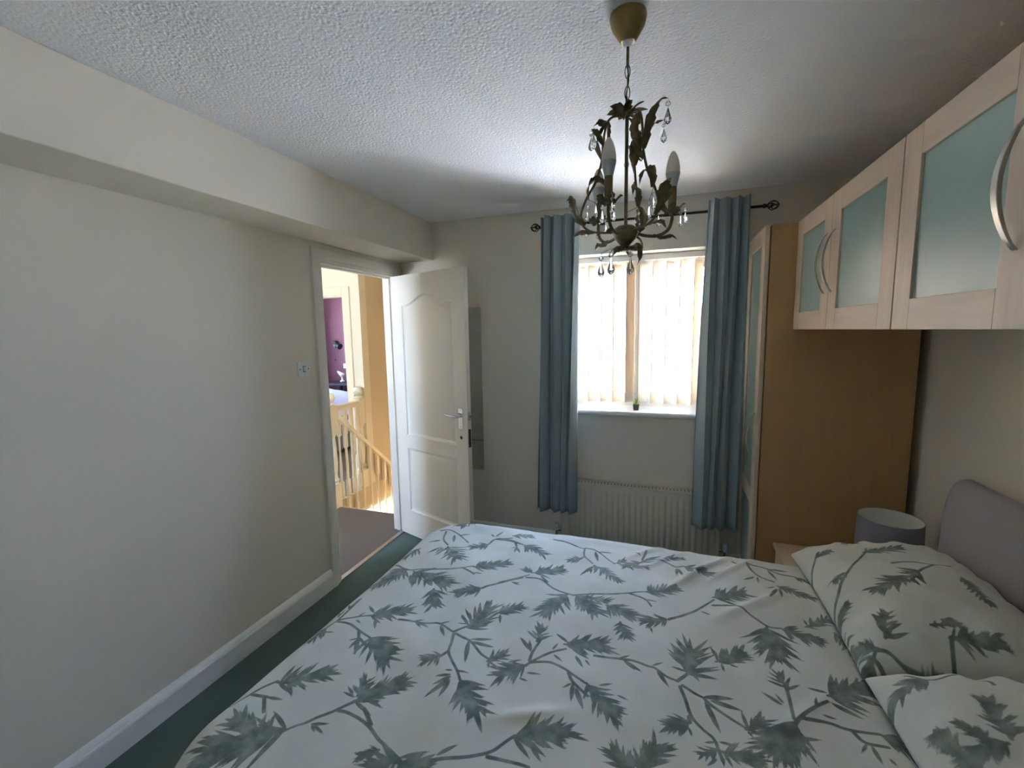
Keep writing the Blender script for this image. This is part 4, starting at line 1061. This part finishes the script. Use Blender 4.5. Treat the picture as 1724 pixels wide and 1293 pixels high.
for ph, so_ in ((-50, 0.148), (70, 0.12), (190, 0.088)):    # scrolled rods of the cage
    rod = ob('scroll_rod', MB().tube(bez([CH(ph, 0.006, 2.148), CH(ph, 0.034, 2.152), CH(ph, 0.053, 2.135), CH(ph, 0.062, 2.09), CH(ph, 0.066, 2.04), CH(ph, 0.083, 1.985), CH(ph, 0.108, 1.94), CH(ph, 0.122, 1.90),
             CH(ph, 0.114, 1.868), CH(ph, 0.082, 1.852), CH(ph, 0.028, 1.85)], 6), 0.0032, 8), 'bronze', chd)
    acanthus('spray_leaf', [CH(ph, 0.066, 2.045), CH(ph, 0.078, 2.09), CH(ph, so_ * 0.66, 2.128), CH(ph, so_ * 0.84, 2.14), CH(ph, so_, 2.130)], 0.017, rod, 5, side_dir(ph))
    pendant(tuple(CH(ph, so_, 2.131)), 1.15, rod)
    acanthus('spray_leaf', [CH(ph, 0.062, 2.08), CH(ph + 14, 0.085, 2.105), CH(ph + 20, 0.105, 2.108)], 0.010, rod, 3, side_dir(ph))
    pendant(tuple(CH(ph + 20, 0.105, 2.108)), 1.0, rod)
    acanthus('rod_leaf', [CH(ph, 0.05, 2.14), CH(ph - 12, 0.05, 2.12), CH(ph - 20, 0.052, 2.085), CH(ph - 8, 0.058, 2.05)], 0.014, rod, 5, side_dir(ph))
    acanthus('rod_leaf', [CH(ph, 0.066, 2.02), CH(ph, 0.045, 2.05), CH(ph, 0.04, 2.085), CH(ph + 8, 0.052, 2.1)], 0.010, rod, 4, side_dir(ph))
    acanthus('curl_leaf', [CH(ph, 0.11, 1.872), CH(ph, 0.132, 1.90), CH(ph, 0.14, 1.93), CH(ph, 0.152, 1.945), CH(ph, 0.162, 1.938)], 0.022, rod, 5, side_dir(ph))
    acanthus('curl_leaf', [CH(ph, 0.10, 1.94), CH(ph, 0.1, 1.975), CH(ph, 0.082, 1.992), CH(ph, 0.06, 1.982), CH(ph, 0.052, 1.96)], 0.014, rod, 5, side_dir(ph))
    acanthus('low_leaf', [CH(ph, 0.085, 1.852), CH(ph, 0.11, 1.855), CH(ph, 0.135, 1.85), CH(ph, 0.152, 1.828)], 0.011, rod, 4, side_dir(ph))
    pendant(tuple(CH(ph, 0.105, 1.935)), 0.9, rod)
    pendant(tuple(CH(ph + 18, 0.07, 1.92)), 0.95, rod, 0.004)
    ob('pendant_hook', MB().tube([CH(ph, 0.105, 1.94), CH(ph + 18, 0.07, 1.92)], 0.0008, 5), 'bronze', rod)
for k in range(6):
    ph = k * 60 + 20
    acanthus('finial_leaf', [CH(ph, 0.006, 1.806), CH(ph, 0.02, 1.81), CH(ph, 0.034, 1.806), CH(ph, 0.044, 1.794)], 0.012, chd, 3, side_dir(ph))
acanthus('hanging_leaf', [CH(-20, 0.012, 1.806), CH(-20, 0.03, 1.815), CH(-20, 0.042, 1.80), CH(-20, 0.042, 1.775), CH(-20, 0.034, 1.758)], 0.014, chd, 4, side_dir(-20))
for ph, r_ in ((178, 0.066), (-128, 0.060), (-72, 0.044)):
    hk = ob('pendant_hook', MB().tube(bez([CH(ph, 0.008, 1.812), CH(ph, r_ * 0.6, 1.808), CH(ph, r_, 1.795)], 5), 0.0009, 5), 'bronze', chd)
    pendant(tuple(CH(ph, r_, 1.796)), 1.3, hk)

# ================================================================== LANDING, STAIRS AND THE ROOM BEYOND
XN, YE, YC = -0.898, 0.17, 0.66       # stair well edge: newel line, landing edge, wall corner
XL = -1.95
g = MB().box(XL, -0.012, -2.6, -0.0, -0.20, 0.0).box(XL, -0.1, 0.0, YE, -0.20, 0.0).box(XL, XN - 0.02, YE, 4.0, -0.20, 0.0)
struct(ob('floor_landing', g, 'carpet_grey'), 'grey brown carpet of the landing outside the doorway', 'floor')
g = MB().box(XN - 0.022, XN + 0.004, YE - 0.004, 4.0, -0.205, 0.035).box(XN - 0.02, -0.1, YE - 0.002, YE + 0.02, -0.205, -0.004)
struct(ob('trim_4', g, 'stair_paint'), 'cream painted fascia along the stair well edge', 'trim')
struct(box('wall_landing', (XL - 0.1, XL, -2.6, YC, 0, ZC), 'landing_paint'), 'cream landing wall opposite the bedroom', 'wall')
PX0, PX1, PZ = -1.84, -1.08, 1.985
g = MB().box(XL, PX0, YC, YC + 0.1, 0, ZC).box(PX1, XN, YC, YC + 0.1, 0, ZC).box(PX0, PX1, YC, YC + 0.1, PZ, ZC)
struct(ob('wall_landing_end', g, 'landing_paint'), 'cream landing wall with the doorway to the purple room', 'wall')
struct(box('wall_stairs', (XN - 0.1, XN, YC + 0.1, 4.6, 0, ZC), 'stair_paint'), 'tan wall beside the stairs', 'wall')
# unseen landing wall: its window is added to bring daylight onto the landing
LWX0, LWX1, LWZ0, LWZ1 = -1.45, -0.7, 1.1, 2.0
g = MB().box(XL, LWX0, -2.7, -2.6, 0, ZC).box(LWX1, 0, -2.7, -2.6, 0, ZC).box(LWX0, LWX1, -2.7, -2.6, 0, LWZ0).box(LWX0, LWX1, -2.7, -2.6, LWZ1, ZC)
struct(ob('wall_landing_added_window', g, 'landing_paint'), 'cream landing wall with an added daylight window, on the near side of the doorway', 'wall')
struct(box('added_window_landing', (LWX0, LWX1, -2.66, -2.65, LWZ0, LWZ1), 'window_glass'), 'clear landing window added to bring in daylight', 'window')
portal(((LWX0 + LWX1) / 2, -2.72, (LWZ0 + LWZ1) / 2), (math.radians(90), 0, 0), LWX1 - LWX0, LWZ1 - LWZ0)
struct(box('ceiling_landing', (XL - 1.9, 0.0, -2.7, 4.7, ZC, ZC + 0.15), 'ceiling_paint'), 'white landing ceiling', 'ceiling')
struct(box('wall_stairs_outer', (-0.1, 0.0, 0.3, 4.7, -2.8, ZC), 'stair_paint'), 'tan outer wall along the stairs', 'wall')
struct(box('wall_stairs_foot', (-3.85, 0.0, 4.6, 4.7, -2.8, ZC), 'stair_paint'), 'tan wall at the foot of the stairs', 'wall')
# doorway of the purple room
f2 = thing('trim_5', (-1.46, YC, 0), 'white door frame of the purple room across the landing', 'door frame', kind='structure')
box('architrave', (PX1 - 0.012, PX1 + 0.072, YC - 0.02, YC, 0, PZ + 0.07), 'cream_gloss', f2, bev=0.004)
box('architrave', (PX0 - 0.07, PX0 + 0.012, YC - 0.02, YC, 0, PZ + 0.07), 'cream_gloss', f2, bev=0.004)
box('architrave', (PX0 + 0.012, PX1 - 0.012, YC - 0.02, YC, PZ - 0.012, PZ + 0.07), 'cream_gloss', f2, bev=0.004)
box('lining', (PX1 - 0.025, PX1, YC, YC + 0.1, 0, PZ), 'cream_gloss', f2)
box('lining', (PX0, PX0 + 0.025, YC, YC + 0.1, 0, PZ), 'cream_gloss', f2)
box('lining', (PX0 + 0.025, PX1 - 0.025, YC, YC + 0.1, PZ - 0.025, PZ), 'cream_gloss', f2)
# purple room shell (unseen window added in its side wall to let daylight in)
struct(box('wall_purple', (-3.85, XN - 0.1, 3.0, 3.1, 0, ZC), 'purple_paint'), 'purple wall at the head of the lilac bed', 'wall')
g = MB().box(-3.85, -3.75, YC, 1.2, 0, ZC).box(-3.85, -3.75, 2.5, 3.0, 0, ZC).box(-3.85, -3.75, 1.2, 2.5, 0, 0.9).box(-3.85, -3.75, 1.2, 2.5, 2.1, ZC)
struct(ob('wall_purple_added_window', g, 'purple_paint'), 'purple wall with a daylight window added to the room beyond', 'wall')
struct(box('added_window_purple', (-3.81, -3.80, 1.2, 2.5, 0.9, 2.1), 'window_glass'), 'clear window added to light the purple room', 'window')
portal((-3.86, 1.85, 1.5), (math.radians(90), 0, math.radians(-90)), 1.3, 1.2)
struct(box('wall_purple_front', (-3.75, XL, YC, YC + 0.1, 0, ZC), 'purple_paint'), 'purple wall beside the doorway of the room beyond', 'wall')
struct(box('floor_purple', (-3.85, XL, YC, 3.0, -0.2, 0.0), 'carpet_grey'), 'grey carpet of the purple room', 'floor')

pb = thing('bed_beyond', (-3.0, 2.0, 0), 'bed with lilac blue bedding in the purple room', 'bed')
box('base', (-3.7, -2.1, 1.15, 2.42, 0.05, 0.5), 'bed_base', pb, bev=0.02)
g = MB()
N_ = 30
for j in range(N_ + 1):
    for i in range(N_ + 1):
        u, v = i / N_, j / N_
        x = -3.72 + 1.64 * u; y = 1.13 + 1.31 * v
        ed = min(u, 1 - u, v * 1.6, (1 - v) * 1.6, 1) * 8
        z = 0.40 + 0.44 * (1 - math.exp(-ed)) + 0.012 * math.sin(9 * v + 14 * u) + 0.12 * math.exp(-((u - 0.3) / 0.16) ** 2) * math.sin(PI * v)
        g.v.append((x, y, z))
for j in range(N_):
    for i in range(N_): k = j * (N_ + 1) + i; g.f.append((k, k + 1, k + N_ + 2, k + N_ + 1))
ob('bedding', g, 'sheet_lilac', pb, smooth=180)
wl = thing('wall_lamp', (-3.2, 2.95, 1.4), 'black wall reading lamp on the purple wall', 'lamp')
ob('mount', MB().lathe([(0.001, 3.0), (0.055, 3.0), (0.055, 2.975), (0.04, 2.955), (0.001, 2.95)], (-3.2, 0, 1.43), 20, 'y'), 'black_metal', wl)
ob('arm', MB().tube(bez([(-3.2, 2.96, 1.43), (-3.17, 2.9, 1.44), (-3.1, 2.88, 1.43)], 5), 0.012, 8), 'black_metal', wl)
ob('lamp_head', MB().tube([(-3.13, 2.88, 1.44), (-3.08, 2.87, 1.42), (-3.01, 2.86, 1.39)], [0.02, 0.035, 0.05], 14), 'black_metal', wl)
ob('pull_cord', MB().tube([(-3.2, 2.95, 1.39), (-3.2, 2.95, 1.18)], 0.003, 6).sphere((-3.2, 2.95, 1.17), 0.012), 'black_metal', wl)
so = thing('wall_socket', (-3.04, 3.0, 1.03), 'white wall switch above the bedside in the purple room', 'socket')
box('plate', (-3.08, -3.0, 2.99, 3.0, 1.03, 1.11), 'switch_white', so, bev=0.003)
box('rocker', (-3.05, -3.03, 2.985, 2.99, 1.055, 1.085), 'switch_white', so)
tb = thing('small_table', (-2.78, 2.75, 0), 'small dark bedside table in the purple room', 'bedside table')
box('table_top', (-3.15, -2.5, 2.55, 2.98, 0.80, 0.83), 'black_metal', tb)
for x in (-3.12, -2.53):
    for y in (2.58, 2.95): box('leg', (x - 0.02, x + 0.02, y - 0.02, y + 0.02, 0, 0.80), 'black_metal', tb)
va = thing('figurine', (-2.96, 2.8, 0.83), 'small white ornament on the bedside table in the purple room', 'ornament')
ob('body', MB().lathe([(0.001, 0.83), (0.03, 0.83), (0.034, 0.845), (0.012, 0.86), (0.01, 0.9), (0.025, 0.92), (0.042, 0.945), (0.028, 0.97), (0.001, 0.98)], (-2.96, 2.8, 0), 18), 'switch_white', va)
ob('wing', MB().tube([(-2.97, 2.8, 0.945), (-3.0, 2.79, 0.975), (-3.03, 2.78, 1.0)], [0.028, 0.022, 0.006], 10), 'switch_white', va)

# balustrade
bal = thing('balustrade', (XN, YE, 0), 'cream painted stair balustrade with turned newel posts', 'balustrade')
def newel(y, zb, parent, x=XN):
    q = MB().box(x - 0.042, x + 0.042, y - 0.042, y + 0.042, zb, 0.215)
    nw = ob('newel_post', q, 'cream_gloss', parent, bev=0.004)
    ob('turned_shaft', MB().lathe([(0.042, 0.21), (0.046, 0.222), (0.036, 0.232), (0.042, 0.245), (0.046, 0.258), (0.036, 0.27), (0.03, 0.3), (0.036, 0.36), (0.041, 0.42), (0.038, 0.52), (0.031, 0.62), (0.028, 0.655), (0.036, 0.665), (0.036, 0.675), (0.042, 0.69)], (x, y, 0), 20), 'cream_gloss', nw)
    ob('upper_block', MB().box(x - 0.042, x + 0.042, y - 0.042, y + 0.042, 0.685, 0.95), 'cream_gloss', nw, bev=0.004)
    ob('cap', MB().lathe([(0.044, 0.95), (0.05, 0.958), (0.03, 0.968), (0.022, 0.975), (0.03, 0.982), (0.045, 1.0), (0.05, 1.02), (0.045, 1.043), (0.028, 1.062), (0.001, 1.068)], (x, y, 0), 20), 'cream_gloss', nw)
newel(YE - 0.01, -0.2, bal)
newel(YC - 0.045, 0.0, bal, XN - 0.042)
def rail(p0, p1, parent, name='handrail', w_=0.03, h_=0.028):
    p0, p1 = Vector(p0), Vector(p1)
    prof_ = [(-w_, -h_), (w_, -h_), (w_ * 1.1, 0.0), (w_ * 0.8, h_ * 0.8), (w_ * 0.3, h_), (-w_ * 0.3, h_), (-w_ * 0.8, h_ * 0.8), (-w_ * 1.1, 0.0)]
    g = MB(); n = len(prof_)
    for p in (p0, p1):
        for a, b in prof_: g.v.append((p.x + a, p.y, p.z + b))
    for k in range(n): g.f.append((k, (k + 1) % n, n + (k + 1) % n, n + k))
    g.f += [tuple(range(n)), tuple(range(n, 2 * n))]
    return ob(name, g, 'cream_gloss', parent, bev=0.003)
XV = XN - 0.028
rail((XV, YE + 0.03, 0.905), (XV, YC - 0.09, 0.905), bal, w_=0.026)
def baluster(y, z0, z1):
    """square top and foot, slim turned middle"""
    b0 = ob('baluster', MB().box(XV - 0.016, XV + 0.016, y - 0.016, y + 0.016, z0, z0 + 0.16).box(XV - 0.016, XV + 0.016, y - 0.016, y + 0.016, z1 - 0.24, z1)
            .lathe([(0.015, z0 + 0.16), (0.011, z0 + 0.175), (0.013, z0 + 0.3), (0.009, (z0 + z1) / 2), (0.0085, z1 - 0.26), (0.015, z1 - 0.24)], (XV, y, 0), 10), 'cream_gloss', bal)
for y in (0.29, 0.38, 0.47, 0.56): baluster(y, 0.03, 0.88)
SL = -0.87
XS = XN + 0.032
fl = thing('stair_balustrade', (XS, YE, -0.5), 'cream sloping stair rail running down from the newel post', 'balustrade')
def sl(y, dz): return (XS, y, 0.845 + SL * (y - (YE + 0.04)) + dz)
rail(sl(YE + 0.042, 0), sl(3.2, 0), fl, w_=0.023)
for y in np.arange(YE + 0.13, 3.1, 0.115):
    z1 = sl(y, 0)[2] - 0.015; z0 = z1 - 0.86
    ob('baluster', MB().box(XS - 0.016, XS + 0.016, y - 0.016, y + 0.016, z0, z0 + 0.16).box(XS - 0.016, XS + 0.016, y - 0.016, y + 0.016, z1 - 0.22, z1)
       .lathe([(0.015, z0 + 0.16), (0.011, z0 + 0.175), (0.013, z0 + 0.3), (0.009, (z0 + z1) / 2), (0.0085, z1 - 0.24), (0.015, z1 - 0.22)], (XS, y, 0), 10), 'cream_gloss', fl)
g = MB()
for a, b in ((YE + 0.045, 3.2),):
    z0a, z0b = sl(a, -0.84)[2], sl(b, -0.84)[2]
    g.prism([(a, z0a - 0.26), (b, z0b - 0.26), (b, z0b), (a, z0a)], XS - 0.018, XS + 0.018, 'x')
ob('string_board', g, 'cream_gloss', fl)
sta = thing('stairs', (-0.48, 1.7, -2.8), 'carpeted stairs going down beside the landing', 'stairs', kind='structure')
for i in range(13):
    y0 = YE + 0.02 + i * 0.222; z1 = -0.195 * (i + 1)
    box('step', (XS + 0.02, -0.1, y0, y0 + 0.245, z1 - 0.19, z1), 'carpet_grey', sta, bev=0.006)
# lower hall seen through the banisters
struct(box('floor_hall', (-4.4, 0.0, -2.6, 4.7, -2.9, -2.8), 'maple_side'), 'pale wooden floor of the hall below', 'floor')
HX = -4.2
g = MB().box(HX - 0.1, HX, -0.5, 2.2, -2.8, -0.2).box(HX - 0.1, HX, 4.4, 4.7, -2.8, -0.2).box(HX - 0.1, HX, 2.2, 4.4, -2.8, -1.9).box(HX - 0.1, HX, 2.2, 4.4, -0.35, -0.2)
struct(ob('wall_hall', g, 'landing_paint'), 'cream wall of the hall below with a wide window', 'wall')
g = MB().box(-3.85, -3.75, 2.0, 4.7, -0.2, 0.0)
struct(box('ceiling_hall', (HX - 0.1, XN - 0.03, 0.66, 4.7, -0.30, -0.206), 'ceiling_paint'), 'white ceiling of the hall below', 'ceiling')

# ------------------------------------------------------------------ outdoors
struct(box('ground', (-40, 40, -30, 40, -3.1, -2.95), 'paving'), 'pale paving outside the house', 'ground')
